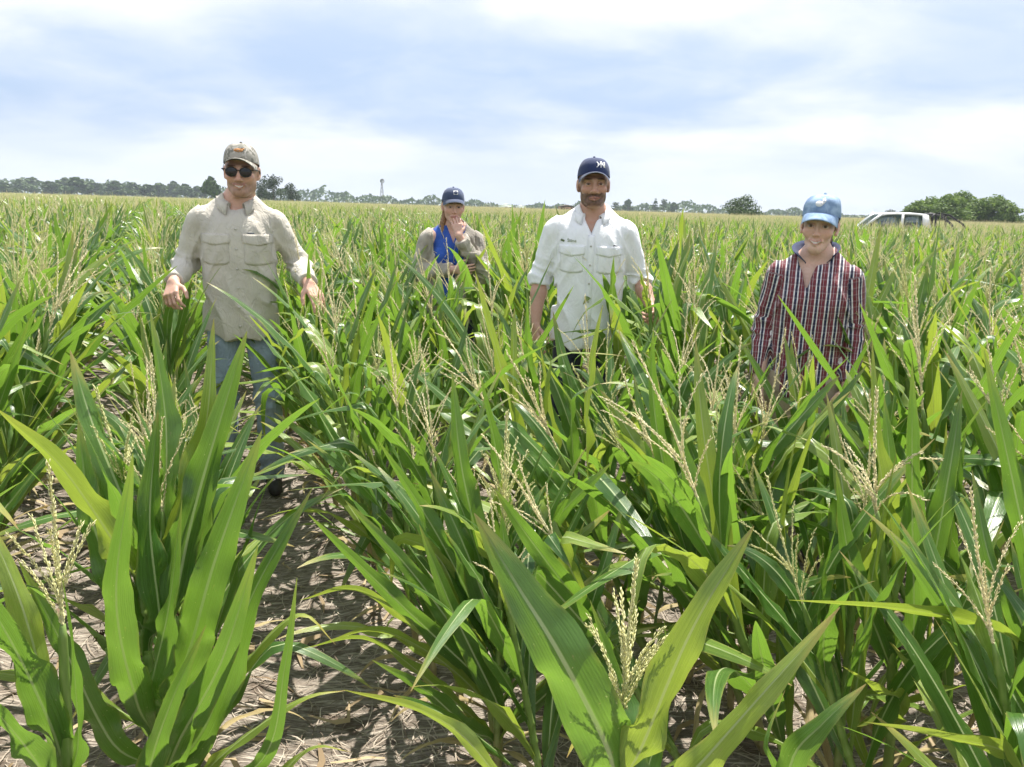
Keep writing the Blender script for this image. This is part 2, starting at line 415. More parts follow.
CR['tall0'] = (crown_mesh('crown', 90, M['foliage'], n=700, size=.6, w=3.6, base=.08, lobes=11), trunk_mesh(90, 10, .2))
CR['tall1'] = (crown_mesh('crown', 91, M['foliage'], n=700, size=.6, w=4.4, base=.08, lobes=9), trunk_mesh(91, 10, .2))
def horizon_y(px): return 383.5 - FPX*(math.tan(PITCH)/math.cos(ROLL)) + (px-512)*math.tan(ROLL)
def tree(px, top, dist, kind, wid, label, group, name='tree', rz=None):
    """wid: crown width in metres; top: the picture row its top reaches"""
    p = ray_at(px, horizon_y(px), dist)
    h = CAMH + (horizon_y(px)-top)*dist/FPX*1.02
    cr, tk = CR[kind]
    o = empty(name, (p[0], p[1], 0), rz if rz is not None else (px*1.7) % 6.28)
    bw = {'far': 8.5, 'dar': 10, 'nea': 11, 'thi': 11, 'tal': 4.0}[kind[:3]]
    o.scale = (wid/bw, wid/bw, h/10.0)
    link('crown', cr, o); link('trunk', tk, o)
    tag(o, label, 'tree', group); return o
ordn = ['first', 'second', 'third', 'fourth', 'fifth', 'sixth', 'seventh', 'eighth', 'ninth', 'tenth', 'eleventh', 'twelfth', 'thirteenth',
        'fourteenth', 'fifteenth', 'sixteenth', 'seventeenth', 'eighteenth', 'nineteenth', 'twentieth']
spec = [(6, 182, 13), (21, 179, 13), (34, 177.5, 15), (52, 181, 15), (66, 178, 14), (77, 177.5, 15), (92, 182, 14), (106, 183, 12),
        (117, 181, 14), (133, 182.5, 15), (147, 184, 12), (160, 183, 14), (174, 181.5, 13), (186, 184, 13), (198, 186, 12)]
for i, (px, top, w) in enumerate(spec):
    tree(px, top+.8, 560 + 25*((i*7) % 5), 'far%d' % (i % 4), w*1.3, '%s tree from the left edge in the hazy grey-green tree line' % ordn[i], 'trees of the left tree line')
tree(212, 178, 330, 'far1', 8, 'pale rounded tree on the horizon just left of the sunglasses man\'s head', 'trees by the man in sunglasses')
tree(262, 180, 240, 'dark0', 7, 'dark dense tree right behind the ear of the man in sunglasses', 'trees by the man in sunglasses')
tree(274, 176.5, 245, 'dark1', 8.5, 'tallest dark tree on the horizon right of the man in sunglasses', 'trees by the man in sunglasses')
tree(291, 184, 240, 'dark0', 8, 'low dark tree at the right end of the dark clump', 'trees by the man in sunglasses')
for i, (px, top, d, kd, w) in enumerate([(615, 202, 620, 'tall1', 9), (628, 200, 620, 'far2', 9), (655, 198.5, 640, 'tall0', 7), (663, 199, 640, 'tall1', 8), (673, 203, 620, 'far0', 9)]):
    tree(px, top, d, kd, w, '%s hazy upright tree on the horizon right of the white-shirted man' % ordn[i], 'upright trees right of the white shirt')
tree(735, 199, 140, 'thin0', 8.0, 'lower left half of the lone rounded tree pair on the horizon', 'lone pair of field trees')
tree(745, 196, 142, 'thin0', 8.0, 'taller right half of the lone rounded tree pair on the horizon', 'lone pair of field trees', rz=2.0)
tree(889, 210, 260, 'dark1', 6, 'small dark rounded bush on the horizon above the pickup windscreen', None)
for i, (px, top, d, k, w) in enumerate([(915, 202, 150, 0, 8), (928, 198, 155, 1, 9), (944, 196, 149, 2, 9.5), (960, 193, 156, 3, 10),
                                        (976, 200, 153, 0, 8.5), (992, 196.5, 152, 1, 9.5), (1007, 207, 150, 2, 7)]):
    tree(px, top, d, 'near%d' % k, w, '%s leafy tree from the left in the grove behind the pickup' % ordn[i], 'trees of the grove behind the pickup')
# the continuous far wood along the horizon: one mass
def far_wood():
    r = np.random.default_rng(3); n = 22000
    px = r.uniform(-700, 1750, n)
    prof = 5.2 + 2.2*np.sin(px*.021) + 1.6*np.sin(px*.057+1) + 1.3*np.sin(px*.13+2) + 1.2*np.sin(px*.31)
    prof = prof + np.where(px < 330, 5.0, 0.0)
    dist = 820 + r.uniform(-30, 30, n)
    x = (px-512)/FPX*dist/math.cos(PITCH); z = r.uniform(0, 1, n)**.8*np.clip(prof, 2.5, 14)*1.25
    p = np.stack([x, dist, z], 1)
    nn = r.normal(size=(n, 3)) + np.array([0, -.6, .5]); nn /= np.linalg.norm(nn, axis=1)[:, None]
    t = np.cross(nn, r.normal(size=(n, 3))); t /= np.linalg.norm(t, axis=1)[:, None]; b = np.cross(nn, t)
    s = r.uniform(1.6, 3.4, n)[:, None]
    V = np.stack([p-t*s*.8, p-b*s*.5, p+t*s*.8, p+b*s*.5], 1).reshape(-1, 3)
    o = mk('far_wood', V, np.arange(4*n).reshape(n, 4), M['foliage'], smooth=False)
    tag(o, 'low hazy wood running along the whole horizon', 'wood', kind='stuff')
far_wood()
def beyond():
    """pale stubble strip beyond the maize on the right"""
    V = [(20, 285, .05), (300, 285, .05), (330, 420, .05), (20, 420, .05)]
    o = mk('stubble_field', V, [(0, 1, 2, 3)], m_plain('stubble', (0.42, 0.42, 0.24), .9, .2, .05), smooth=False); tag(o, 'pale stubble strip beyond the maize', kind='structure')
beyond()

# ------------------------------------------------------------------ far structures
def windpump():
    p = ray_at(382, horizon_y(382), 330); o = empty('windpump', (p[0], p[1], 0), .5)
    H = 10.6; b = MB()
    for sx in (-1, 1):
        for sy in (-1, 1):
            MB().tube([(sx*.95, sy*.95, 0), (sx*.16, sy*.16, H-.6)], .075, 5).build('leg', M['tower_steel'], o)
    for z in np.linspace(1.5, H-1.8, 6):
        w = .95 - .79*z/(H-.6); w2 = .95-.79*(z+1.2)/(H-.6)
        for (ax, ay), (bx, by) in (((-1, -1), (1, -1)), ((1, -1), (1, 1)), ((1, 1), (-1, 1)), ((-1, 1), (-1, -1))):
            b.tube([(ax*w, ay*w, z), (bx*w, by*w, z)], .04, 4); b.tube([(ax*w, ay*w, z), (bx*w2, by*w2, z+1.2)], .03, 4)
    b.build('bracing', M['tower_steel'], o)
    b = MB(); b.tube([(0, -.5, H), (0, .5, H)], .14, 8); b.build('gear_head', M['tower_steel'], o)
    wheel = link('wheel', MB().tube([(0, -.52, H), (0, -.66, H)], .18, 8).data('wheel', M['tower_steel']), o)
    for k in range(12):
        a = k*math.pi/6; c, s = math.cos(a), math.sin(a); q = .1
        V = [(.25*c-q*s*.5, -.55, H+.25*s+q*c*.5), (.25*c+q*s*.5, -.62, H+.25*s-q*c*.5), (.95*c+.2*s, -.66, H+.95*s-.2*c), (.95*c-.2*s, -.5, H+.95*s+.2*c)]
        V += [(x, y+.02, z) for x, y, z in V]
        mk('blade', V, [(0, 1, 2, 3), (7, 6, 5, 4), (0, 4, 5, 1), (1, 5, 6, 2), (2, 6, 7, 3), (3, 7, 4, 0)], M['tower_steel'], wheel, smooth=False)
    b = MB(); b.tube([(0, .5, H), (0, 1.3, H+.05)], .04, 5); b.box((-.015, 1.25, H-.35), (.015, 2.1, H+.4)); b.build('tail_vane', M['tower_steel'], o)
    tag(o, 'slim lattice windpump tower standing on the horizon', 'windpump')
windpump()
def hut(px, dist, w, d, h, wall, roof, label, name, rz=0.1, roofh=.8):
    p = ray_at(px, horizon_y(px), dist); o = empty(name, (p[0], p[1], 0), rz)
    MB().box((-w/2, -d/2, 0), (w/2, d/2, h)).build('wall', wall, o)
    MB().prism([(-w/2-.25, h+.004), (w/2+.25, h+.004), (w/2+.25, h+.12), (0, h+roofh), (-w/2-.25, h+.12)], -d/2-.25, d/2+.25).build('roof', roof, o)
    MB().box((-w*.1, -d/2-.04, 0.05), (w*.1, -d/2+.02, h*.8)).build('door', M['black_plastic'], o)
    MB().box((w*.22, -d/2-.04, h*.4), (w*.38, -d/2+.02, h*.75)).build('window', M['glass_dark'], o)
    tag(o, label, 'hut'); return o
hut(566, 210, 3.6, 3, 2.0, M['brick_wall'], M['bark'], 'small brown hut on the horizon left of the white-shirted man', 'brown_hut', .2, .6)
hut(506, 330, 6, 4, 2.2, M['pale_sheet'], M['pale_sheet'], 'low white shed on the horizon right of the person in blue', 'white_shed', .05, .8)
hut(521, 335, 4, 4, 1.9, M['pale_sheet'], M['pale_sheet'], 'smaller white shed standing right of the low white shed', 'white_shed', .05, .6)
hut(1034, 170, 8.5, 6, 2.0, M['pale_sheet'], M['pale_sheet'], 'white shed cut by the right edge of the view beside the grove', 'white_shed', .0, .9)

def pickup():
    p = ray_at(905, horizon_y(905), 33.0)
    o = empty('pickup_truck', (p[0]-.38, p[1], 0), R(-12))       # nose points to -x
    S = lambda n, b, m, par=o, sm=False: b.build(n, m, par, sm)
    W = .86
    # lower body: lofted side profile with rounded corners
    prof = [(-2.55, .48), (-2.62, .62), (-2.60, .92), (-2.48, 1.02), (-1.25, 1.12), (1.0, 1.13), (2.45, 1.13), (2.55, 1.08), (2.58, .60), (2.5, .48)]
    b = MB(); n = len(prof); secs = [(-W, .97), (-W+.05, 1.0), (W-.05, 1.0), (W, .97)]
    V = []
    for y, k in secs:
        V += [(x*(1 if k == 1 else .985), y, .8+(z-.8)*k) for x, z in prof]
    F = [list(range(n)), [3*n+i for i in range(n)][::-1]]
    for q in range(3): F += [[q*n+(i+1) % n, q*n+i, (q+1)*n+i, (q+1)*n+(i+1) % n] for i in range(n)]
    b.add(V, F); S('body', b, M['white_paint'])
    # cab: pillars and roof round real openings
    z0, z1 = 1.135, 1.77; t = .12                # tumblehome
    def sidebar(pts, w, name, m):
        for s in (-1, 1):
            b = MB(); q = [(x, s*(W-.03-t*(z-z0)/(z1-z0)), z) for x, z in pts]; b.tube(q, w, 6); S(name, b, m, o, True)
    sidebar([(-1.38, z0), (-.98, 1.50), (-.68, 1.72)], .05, 'front_pillar', M['white_paint'])
    sidebar([(.06, z0), (.07, 1.72)], .055, 'middle_pillar', M['white_paint'])
    b = MB()
    for s in (-1, 1):
        q = [(.86, z0), (1.18, z0), (1.02, 1.72), (.80, 1.72)]
        V = [(x, s*(W-.0-t*(z-z0)/(z1-z0)), z) for x, z in q] + [(x, s*(W-.06-t*(z-z0)/(z1-z0)), z) for x, z in q]
        b = MB(); b.add(V, [(0, 1, 2, 3), (7, 6, 5, 4), (0, 4, 5, 1), (1, 5, 6, 2), (2, 6, 7, 3), (3, 7, 4, 0)]); S('rear_pillar', b, M['white_paint'])
    b = MB(); rp = [(-.74, 1.69), (-.55, 1.745), (-.2, 1.775), (.5, 1.775), (.95, 1.745), (1.06, 1.69)]
    secs = [(-(W-t), -.02), (-(W-t)+.12, .0), (0, .02), ((W-t)-.12, 0), (W-t, -.02)]
    V = [(x, y, z+dz) for y, dz in secs for x, z in rp] + [(x, y, z+dz-.06) for y, dz in secs for x, z in rp]; m_ = len(rp); tt = m_*len(secs); F = []
    for q in range(len(secs)-1):
        for i in range(m_-1):
            F.append([q*m_+i, q*m_+i+1, (q+1)*m_+i+1, (q+1)*m_+i]); F.append([tt+(q+1)*m_+i, tt+(q+1)*m_+i+1, tt+q*m_+i+1, tt+q*m_+i])
    for q in range(len(secs)-1):
        F.append([q*m_, (q+1)*m_, tt+(q+1)*m_, tt+q*m_]); F.append([q*m_+m_-1, tt+q*m_+m_-1, tt+(q+1)*m_+m_-1, (q+1)*m_+m_-1])
    for i in range(m_-1):
        F.append([i, tt+i, tt+i+1, i+1]); e = (len(secs)-1)*m_; F.append([e+i, e+i+1, tt+e+i+1, tt+e+i])
    b.add(V, F); S('roof', b, M['white_paint'], o, False)
    tg = NT('cab_glass'); gl = tg.n('ShaderNodeBsdfGlossy', {'Color': (.9, .95, 1, 1), 'Roughness': .02}); tr = tg.n('ShaderNodeBsdfTransparent', {'Color': (.55, .62, .62, 1)})
    glass = tg.done(tg.n('ShaderNodeMixShader', {0: .12, 1: tr.outputs[0], 2: gl.outputs[0]}))
    for s in (-1, 1):
        for q in ([(-1.28, z0), (.03, z0), (.03, 1.70), (-.72, 1.70), (-.98, 1.48)], [(.1, z0), (.9, z0), (.84, 1.70), (.1, 1.70)]):
            V = [(x, s*(W-.05-t*(z-z0)/(z1-z0)), z) for x, z in q]
            V += [(x, s*(W-.055-t*(z-z0)/(z1-z0)), z) for x, z in q]; k = len(q)
            mk('side_window', V, [list(range(k)), [k+i for i in range(k)][::-1]] + [[(i+1) % k, i, k+i, k+(i+1) % k] for i in range(k)], glass, o, smooth=False)
    for nm, x0, x1 in (('windscreen', -1.36, -.74), ('rear_window', 1.12, 1.03)):
        V = [(x0, -W+.1, z0), (x0, W-.1, z0), (x1, W-.2, 1.69), (x1, -W+.2, 1.69)]; V += [(x+.005, y, z) for x, y, z in V]
        mk(nm, V, [(0, 1, 2, 3), (7, 6, 5, 4), (0, 4, 5, 1), (1, 5, 6, 2), (2, 6, 7, 3), (3, 7, 4, 0)], glass, o, smooth=False)
    for x in (-.45, .55):
        for s in (-1, 1): MB().box((x, s*.4-.22, 1.0), (x+.16, s*.4+.22, 1.42)).build('seat', M['black_plastic'], o)
    for x in (-1.6, 1.55):
        for s in (-1, 1):
            w = link('wheel', MB().tube([(x, s*(W-.2), .36), (x, s*(W+.015), .36)], .36, 20).data('wheel', M['rubber']), o)
            MB().tube([(x, s*(W-.01), .36), (x, s*(W+.03), .36)], .20, 14).build('rim', M['chrome'], w)
    # roll bar over the bed
    b = MB()
    for s in (-1, 1):
        b.tube([(1.22, s*.68, 1.13), (1.20, s*.66, 1.62), (1.25, s*.62, 1.75), (1.45, s*.6, 1.78), (1.85, s*.62, 1.72), (2.35, s*.72, 1.38), (2.5, s*.74, 1.14)], .045, 8)
        b.tube([(1.75, s*.68, 1.14), (1.70, s*.63, 1.71)], .04, 8)
    b.tube([(1.25, -.62, 1.75), (1.25, .62, 1.75)], .045, 8); b.tube([(1.72, -.62, 1.72), (1.72, .62, 1.72)], .04, 8)
    b.build('roll_bar', M['black_plastic'], o, True)
    for s in (-1, 1):
        MB().box((-1.18, s*.98-.09, 1.14), (-1.08, s*.98+.09, 1.34)).build('mirror', M['black_plastic'], o)
        MB().box((-2.63, s*.62-.2, .74), (-2.5, s*.62+.2, .92)).build('headlight', M['chrome'], o)
        for x in (-.1, .75): MB().box((x-.09, s*(W+.002)-.012, .98), (x+.09, s*(W+.002)+.012, 1.02)).build('door_handle', M['black_plastic'], o)
    tag(o, 'white double cab pickup with dark roll bar standing behind the maize', 'pickup truck')
pickup()

# ------------------------------------------------------------------ maize
UU = np.array([-1, -.62, -.22, 0, .22, .62, 1.0])
def leaf_surface(path, S, W, rng, vee=(62, 20, 8), wave=.10, seg_u=UU, folded=0.0):
    """path (n,3), S (n,3) side directions; returns V, F, UV of a channelled, wavy, pointed blade"""
    n = len(path); s = np.linspace(0, 1, n)
    T = np.gradient(path, axis=0); T /= np.linalg.norm(T, axis=1)[:, None]+1e-9
    S = S - np.sum(S*T, 1)[:, None]*T; S /= np.linalg.norm(S, axis=1)[:, None]+1e-9
    N = np.cross(S, T)
    w = W*(.36+.64*sstep(0, .36, s))*np.clip(1-s**2.3, 0, 1)**.85
    w = np.maximum(w, .0012)
    va = np.radians(np.interp(s, (0, .25, 1), vee) + folded)
    f1, f2 = rng.uniform(2.2, 4.5), rng.uniform(5, 8); p1, p2, p3, p4 = rng.uniform(0, 6.28, 4)
    wl = (np.sin(6.28*f1*s+p1)+.5*np.sin(6.28*f2*s+p2)); wr = (np.sin(6.28*f1*s+p3)+.5*np.sin(6.28*f2*s+p4))
    amp = wave*w*np.sin(np.clip(s*1.15, 0, 1)*math.pi)
    V = np.zeros((n, len(seg_u), 3)); UV = np.zeros((n, len(seg_u), 2))
    for j, u in enumerate(seg_u):
        a = abs(u); off = a*w/2
        curve = np.sin(va)*off*(1-.25*a)
        z = curve + amp*a*a*(wl if u < 0 else wr)
        V[:, j] = path + S*(np.sign(u)*np.cos(va)*off)[:, None] + N*z[:, None]
        UV[:, j, 0] = (u+1)/2; UV[:, j, 1] = s
    m = len(seg_u); i, j = np.meshgrid(np.arange(n-1), np.arange(m-1), indexing='ij')
    F = np.stack([i*m+j, i*m+j+1, (i+1)*m+j+1, (i+1)*m+j], -1).reshape(-1, 4)
    return V.reshape(-1, 3), F, UV.reshape(-1, 2)

def gen_leaf(rng, base, phi, L, W, th0, bend, power=1.6, twist=0.0, drift=0.0, kink=None, n=20, seg_u=UU, wave=.1):
    s = np.linspace(0, 1, n); th = th0 + bend*s**power
    if kink: th = th + kink[1]*sstep(kink[0]-.06, kink[0]+.08, s)
    ph = phi + drift*s**1.4
    D = np.stack([np.sin(th)*np.cos(ph), np.sin(th)*np.sin(ph), np.cos(th)], 1)
    path = np.concatenate([[np.zeros(3)], np.cumsum((D[1:]+D[:-1])/2*L/(n-1), 0)]) + base
    S0 = np.stack([-np.sin(ph), np.cos(ph), np.zeros(n)], 1)
    tw = twist*s**1.2
    N0 = np.cross(S0, D)
    S = S0*np.cos(tw)[:, None] + N0*np.sin(tw)[:, None]
    return leaf_surface(path, S, W, rng, wave=wave, seg_u=seg_u)

def gen_tassel(rng, top, axis, L=.24, nb=9, lod=1.0, open_=.5, fat=1.0):
    b = MB(); axis = np.asarray(axis, float)/np.linalg.norm(axis)
    e1 = np.cross(axis, [1, .3, 0]); e1 /= np.linalg.norm(e1); e2 = np.cross(axis, e1)
    Vs, Fs = [], []; cnt = [0]
    def spikelets(pts, n, size):
        for k in range(n):
            q = (k+.5)/n*(len(pts)-1); i = int(q); f = q-i
            p = pts[i]*(1-f)+pts[min(i+1, len(pts)-1)]*f
            t = pts[min(i+1, len(pts)-1)]-pts[max(i-1, 0)] if i == len(pts)-1 else pts[i+1]-pts[i]
            t = t/(np.linalg.norm(t)+1e-9)
            d = rng.normal(size=3); d -= d@t*t; d /= np.linalg.norm(d)
            ax = t*.93+d*.30; ax /= np.linalg.norm(ax); sd = np.cross(ax, d); sd /= np.linalg.norm(sd)
            l = size*rng.uniform(.8, 1.25); w = l*.15*fat; q0 = p+d*.001
            m = q0+ax*l*.45
            Vs.append([q0, m+sd*w, m-sd*w*.5+d*w, m-sd*w*.5-d*w*.4, q0+ax*l]); c = cnt[0]
            Fs.extend([[c, c+1, c+2], [c, c+2, c+3], [c, c+3, c+1], [c+4, c+2, c+1], [c+4, c+3, c+2], [c+4, c+1, c+3]]); cnt[0] += 5
    def stem(pts, r0, n, size):
        b.tube(pts, np.linspace(r0, r0*.4, len(pts)), 4, False); spikelets(pts, n, size)
    cen = np.array([top + axis*L*1.4*q + e1*.03*L*math.sin(3*q) for q in np.linspace(0, 1, 6)])
    stem(cen, .003, int(110*lod), .0095)
    for k in range(nb):
        q = rng.uniform(.02, .42); p0 = top + axis*L*q
        a = k*2.4+rng.uniform(-.4, .4); rad = e1*math.cos(a)+e2*math.sin(a)
        bl = L*rng.uniform(.55, .85); th0 = rng.uniform(.18, .35)+open_*.25; th1 = th0+rng.uniform(.1, .9)*open_+.1
        pts = [p0]; m = 6
        for i in range(m):
            th = th0+(th1-th0)*i/(m-1)
            pts.append(pts[-1] + (axis*math.cos(th)+rad*math.sin(th))*bl/m + np.array([0, 0, -.0015*i*open_]))
        stem(np.array(pts), .0016, int(52*lod), .0080)
    nv = b.n; b.V.append(np.array(Vs).reshape(-1, 3)); b.F += [[i+nv for i in f] for f in Fs]; b.n += cnt[0]
    return np.concatenate(b.V), b.F

def gen_stalk(rng, H, nodes, r0=.0125, curve=(0, 0)):
    zz = [-.03]; rad = [r0*1.05]
    for z in nodes:
        zz += [z-.006, z, z+.008]; rad += [r0*(1-.4*z/H)*.98, r0*(1-.4*z/H)*1.28, r0*(1-.4*z/H)*1.12]
    zz += [H*.97, H]; rad += [r0*.5, r0*.32]
    zz = np.array(zz); o = np.argsort(zz); zz = zz[o]; rad = np.array(rad)[o]
    q = np.clip(zz/H, 0, 1)
    pts = np.stack([curve[0]*q**2, curve[1]*q**2, zz], 1)
    b = MB(); b.tube(pts, rad, 8); return np.concatenate(b.V), b.F

def gen_ear(rng, base, phi, L=.17):
    d = np.array([math.cos(phi)*.42, math.sin(phi)*.42, .9]); d /= np.linalg.norm(d)
    q = np.linspace(0, 1, 9); b = MB()
    b.tube(base+d*L*q[:, None], .022*np.array([.35, .72, .95, 1, 1, .92, .74, .45, .2]), 9)
    e = (np.concatenate(b.V), b.F); tip = base+d*L*.97; b = MB()
    for k in range(16):
        a = rng.uniform(0, 6.28); o = np.array([math.cos(a), math.sin(a), 0])*rng.uniform(.004, .022)
        b.tube([tip, tip+d*.022+o*.6, tip+d*.025+o*1.3+np.array([0, 0, -.014])], .0011, 3)
    return e, (np.concatenate(b.V), b.F)

def gen_plant(seed, full=True):
    """list of (part name, V, F, uv or None, material key)"""
    rng = np.random.default_rng(seed); parts = []
    H = rng.uniform(.84, .98); nl = 14 if full else 10
    nodes = list(np.linspace(.05, H*.93, nl)); cur = rng.normal(0, .03, 2)
    V, F = gen_stalk(rng, H, nodes, curve=cur); parts.append(('stalk', V, F, None, 'stalk'))
    phi0 = rng.uniform(0, 6.28)
    n, su = (20, UU) if full else (9, np.array([-1, -.5, 0, .5, 1.0]))
    for i, z in enumerate(nodes):
        q = i/(nl-1); phi = phi0+math.pi*i+rng.normal(0, .45)
        base = np.array([cur[0]*(z/H)**2, cur[1]*(z/H)**2, z])
        L = (.44+.38*math.sin(math.pi*min(1, q*.75+.22)))*rng.uniform(.85, 1.12)
        if i >= nl-4: L *= (.90, .80, .70, .58)[i-(nl-4)]
        W = (.047+.023*math.sin(math.pi*min(1, q*.85+.12)))*rng.uniform(.9, 1.12)
        th0 = R(rng.uniform(10, 26) if q > .5 else rng.uniform(16, 34)); bend = R(max(3, rng.normal(30, 22)))
        kink = None; mk_ = 'leaf'
        if rng.random() < .30: kink = (rng.uniform(.45, .75), R(rng.uniform(50, 105)))
        if rng.random() < .22: mk_ = 'leaf_pale'
        if i < 2:
            mk_ = 'leaf_dry' if rng.random() < .8 else 'leaf_pale'; th0 = R(rng.uniform(35, 60)); bend = R(rng.uniform(70, 110)); L *= .62; W *= .5; kink = None
        elif i in (2, 3) and rng.random() < .6: mk_ = 'leaf_pale'; bend = R(rng.uniform(40, 80))
        V, F, uv = gen_leaf(rng, base, phi, L, W, th0, bend, rng.uniform(1.2, 2.0), rng.normal(0, .5), rng.normal(0, .35), kink, n, su, rng.uniform(.08, .24))
        parts.append(('leaf', V, F, uv, mk_))
    top = np.array([cur[0], cur[1], H-.01])
    ax = np.array([cur[0]*1.2+rng.normal(0, .06), cur[1]*1.2+rng.normal(0, .06), 1.0])
    V, F = gen_tassel(rng, top, ax, rng.uniform(.22, .29)*(1.0 if full else 1.15), rng.integers(5, 10) if full else 9, 1.0 if full else .40, rng.uniform(.0, .55), 1.0 if full else 1.9)
    parts.append(('tassel', V, F, None, 'tassel_tan' if rng.random() < .75 else 'tassel'))
    if full and rng.random() < .55:
        z = nodes[5]; e, s = gen_ear(rng, np.array([.008*math.cos(phi0), .008*math.sin(phi0), z]), phi0+rng.normal(0, .3))
        parts.append(('ear', e[0], e[1], None, 'husk')); parts.append(('silk', s[0], s[1], None, 'silk'))
    return parts

def joined(name, plists):
    """one mesh from many parts (for the uncountable far field)"""
    V, F, UV, MI, keys, n = [], [], [], [], [], 0
    for parts, off, rot, sc in plists:
        c, s = math.cos(rot), math.sin(rot)
        for nm, v, f, uv, key in parts:
            v = np.asarray(v)*sc; v = np.stack([v[:, 0]*c-v[:, 1]*s, v[:, 0]*s+v[:, 1]*c, v[:, 2]], 1)+off
            if key not in keys: keys.append(key)
            fl = f.tolist() if isinstance(f, np.ndarray) else f
            V.append(v); F += [[i+n for i in q] for q in fl]; MI += [keys.index(key)]*len(fl)
            UV.append(uv if uv is not None else np.zeros((len(v), 2))); n += len(v)
    return mesh_data(name, np.concatenate(V), F, [M[k] for k in keys], uv=np.concatenate(UV), mat_idx=MI)

NV = 16
VAR = [gen_plant(100+i) for i in range(NV)]
VDATA = []
for parts in VAR:
    VDATA.append([(nm, mesh_data(nm, v, f, (M[key],), uv=uv)) for nm, v, f, uv, key in parts])
def plant(idx, x, y, rz, sc, lean, label, group=None):
    o = empty('maize_plant', (x, y, float(ground_z(x, y))-.012), 0)
    o.rotation_euler = (Matrix.Rotation(lean[0], 3, 'X') @ Matrix.Rotation(lean[1], 3, 'Y') @ Matrix.Rotation(rz, 3, 'Z')).to_euler()
    o.scale = (sc, sc, sc); last = None
    for nm, me in VDATA[idx]:
        c = link(nm, me, last if nm == 'silk' else o)
        if nm == 'ear': last = c
    tag(o, label, 'maize plant', group); return o

PEOPLE_XY = [(-1.405, 3.95), (-.447, 5.5), (.39, 4.1), (1.275, 3.3)]
pr = np.random.default_rng(77)
def row_points(kmin, kmax, dmin, dmax, step, margin):
    out = []
    for k in range(kmin, kmax+1):
        base = RN*ROW*k
        t0 = -dmax; ts = np.arange(-dmax, dmax, step)
        ts = ts+pr.uniform(-.35, .35, len(ts))*min(step, .3)
        x = base[0]+RD[0]*ts+RN[0]*pr.normal(0, .03, len(ts)); y = base[1]+RD[1]*ts+RN[1]*pr.normal(0, .03, len(ts))
        d = np.hypot(x, y); ang = np.degrees(np.arctan2(x, y))
        ok = (d >= dmin) & (d < dmax) & (y > 0) & (np.abs(ang) < 34.5 + np.degrees(np.arctan(margin/np.maximum(d, .5))))
        out.append(np.stack([x[ok], y[ok], np.full(ok.sum(), k)], 1))
    return np.concatenate(out)
near = row_points(-16, 24, .7, 11.0, .185, 2.2)
def lean_of(k, r):
    # wind and lodging: rows left of the path lean right, those right of it lean left
    b = .10 if k <= -1 else (0.0 if k == 0 else (-.10 if k == 1 else -.17))
    return (r.normal(0, .06)-.02, b+r.normal(0, .08 if k < 2 else .12))
keep = []; aside = []
for x, y, k in near:
    d = math.hypot(x, y); k = int(k)
    if any(math.hypot(x-a, y-b) < .24 for a, b in PEOPLE_XY): continue
    if k == 0 and d < 1.62: continue
    if k == 1 and d < 1.50: continue
    if k >= 2 and d < 1.25: continue
    sc_max = 9.0
    for (a, b), zv in zip(PEOPLE_XY, (.60, 1.20, 1.03, 1.0)):     # the crop is lower where people stand and have walked
        D = math.hypot(a, b); lat = abs(x*b-y*a)/D; al = (x*a+y*b)/D
        if lat < .33 and al < D+.1: sc_max = min(sc_max, (CAMH-(CAMH-zv)*al/D)/1.27)
    if sc_max < .62: continue
    if abs(math.degrees(math.atan2(x, y))) > 34.5+math.degrees(math.atan(.35/d)): aside.append((x, y, k, d, sc_max)); continue
    keep.append((x, y, k, d, sc_max))
keep.sort(key=lambda q: q[3])
IND = keep[:290]; rest = keep[290:]+[q for q in aside if q[3] > 1.3]
RIND = IND[-1][3]
ROWNAME = {0: 'row on the left of the man in sunglasses', 1: 'row on the right of the man in sunglasses',
           2: 'second row right of the path', 3: 'third row right of the path', 4: 'fourth row right of the path',
           5: 'fifth row right of the path', 6: 'sixth row right of the path', -1: 'row across the soil strip, left', -2: 'second row beyond the left soil strip'}
def nth(n):
    if n < 20: return ordn[n]
    t = ('twenty', 'thirty', 'forty', 'fifty')[(n+1)//10-2]; return t+'-'+ordn[(n+1) % 10-1] if (n+1) % 10 else t[:-1]+'ieth'
cnt = {}
for x, y, k, d, scm in IND:
    i = cnt.get(k, 0); cnt[k] = i+1
    if k in ROWNAME: lab = '%s nearest maize plant in the %s' % (nth(i), ROWNAME[k])
    elif k < 0: lab = '%s nearest maize plant of the %s leafy row in the left field' % (nth(i), ordn[-k-1])
    else: lab = '%s nearest maize plant of the %s leafy row right of the path' % (nth(i), ordn[k-1])
    hs = {0: .93, 1: .98}.get(k, 1.06)*pr.uniform(.92, 1.10)
    if k >= 1: hs *= .80+.20*float(sstep(1.9, 3.2, d))
    hs = min(hs, scm)
    plant(int(pr.integers(0, NV)), x, y, pr.uniform(0, 6.28), hs, lean_of(k, pr), lab, 'maize plants of the near rows')

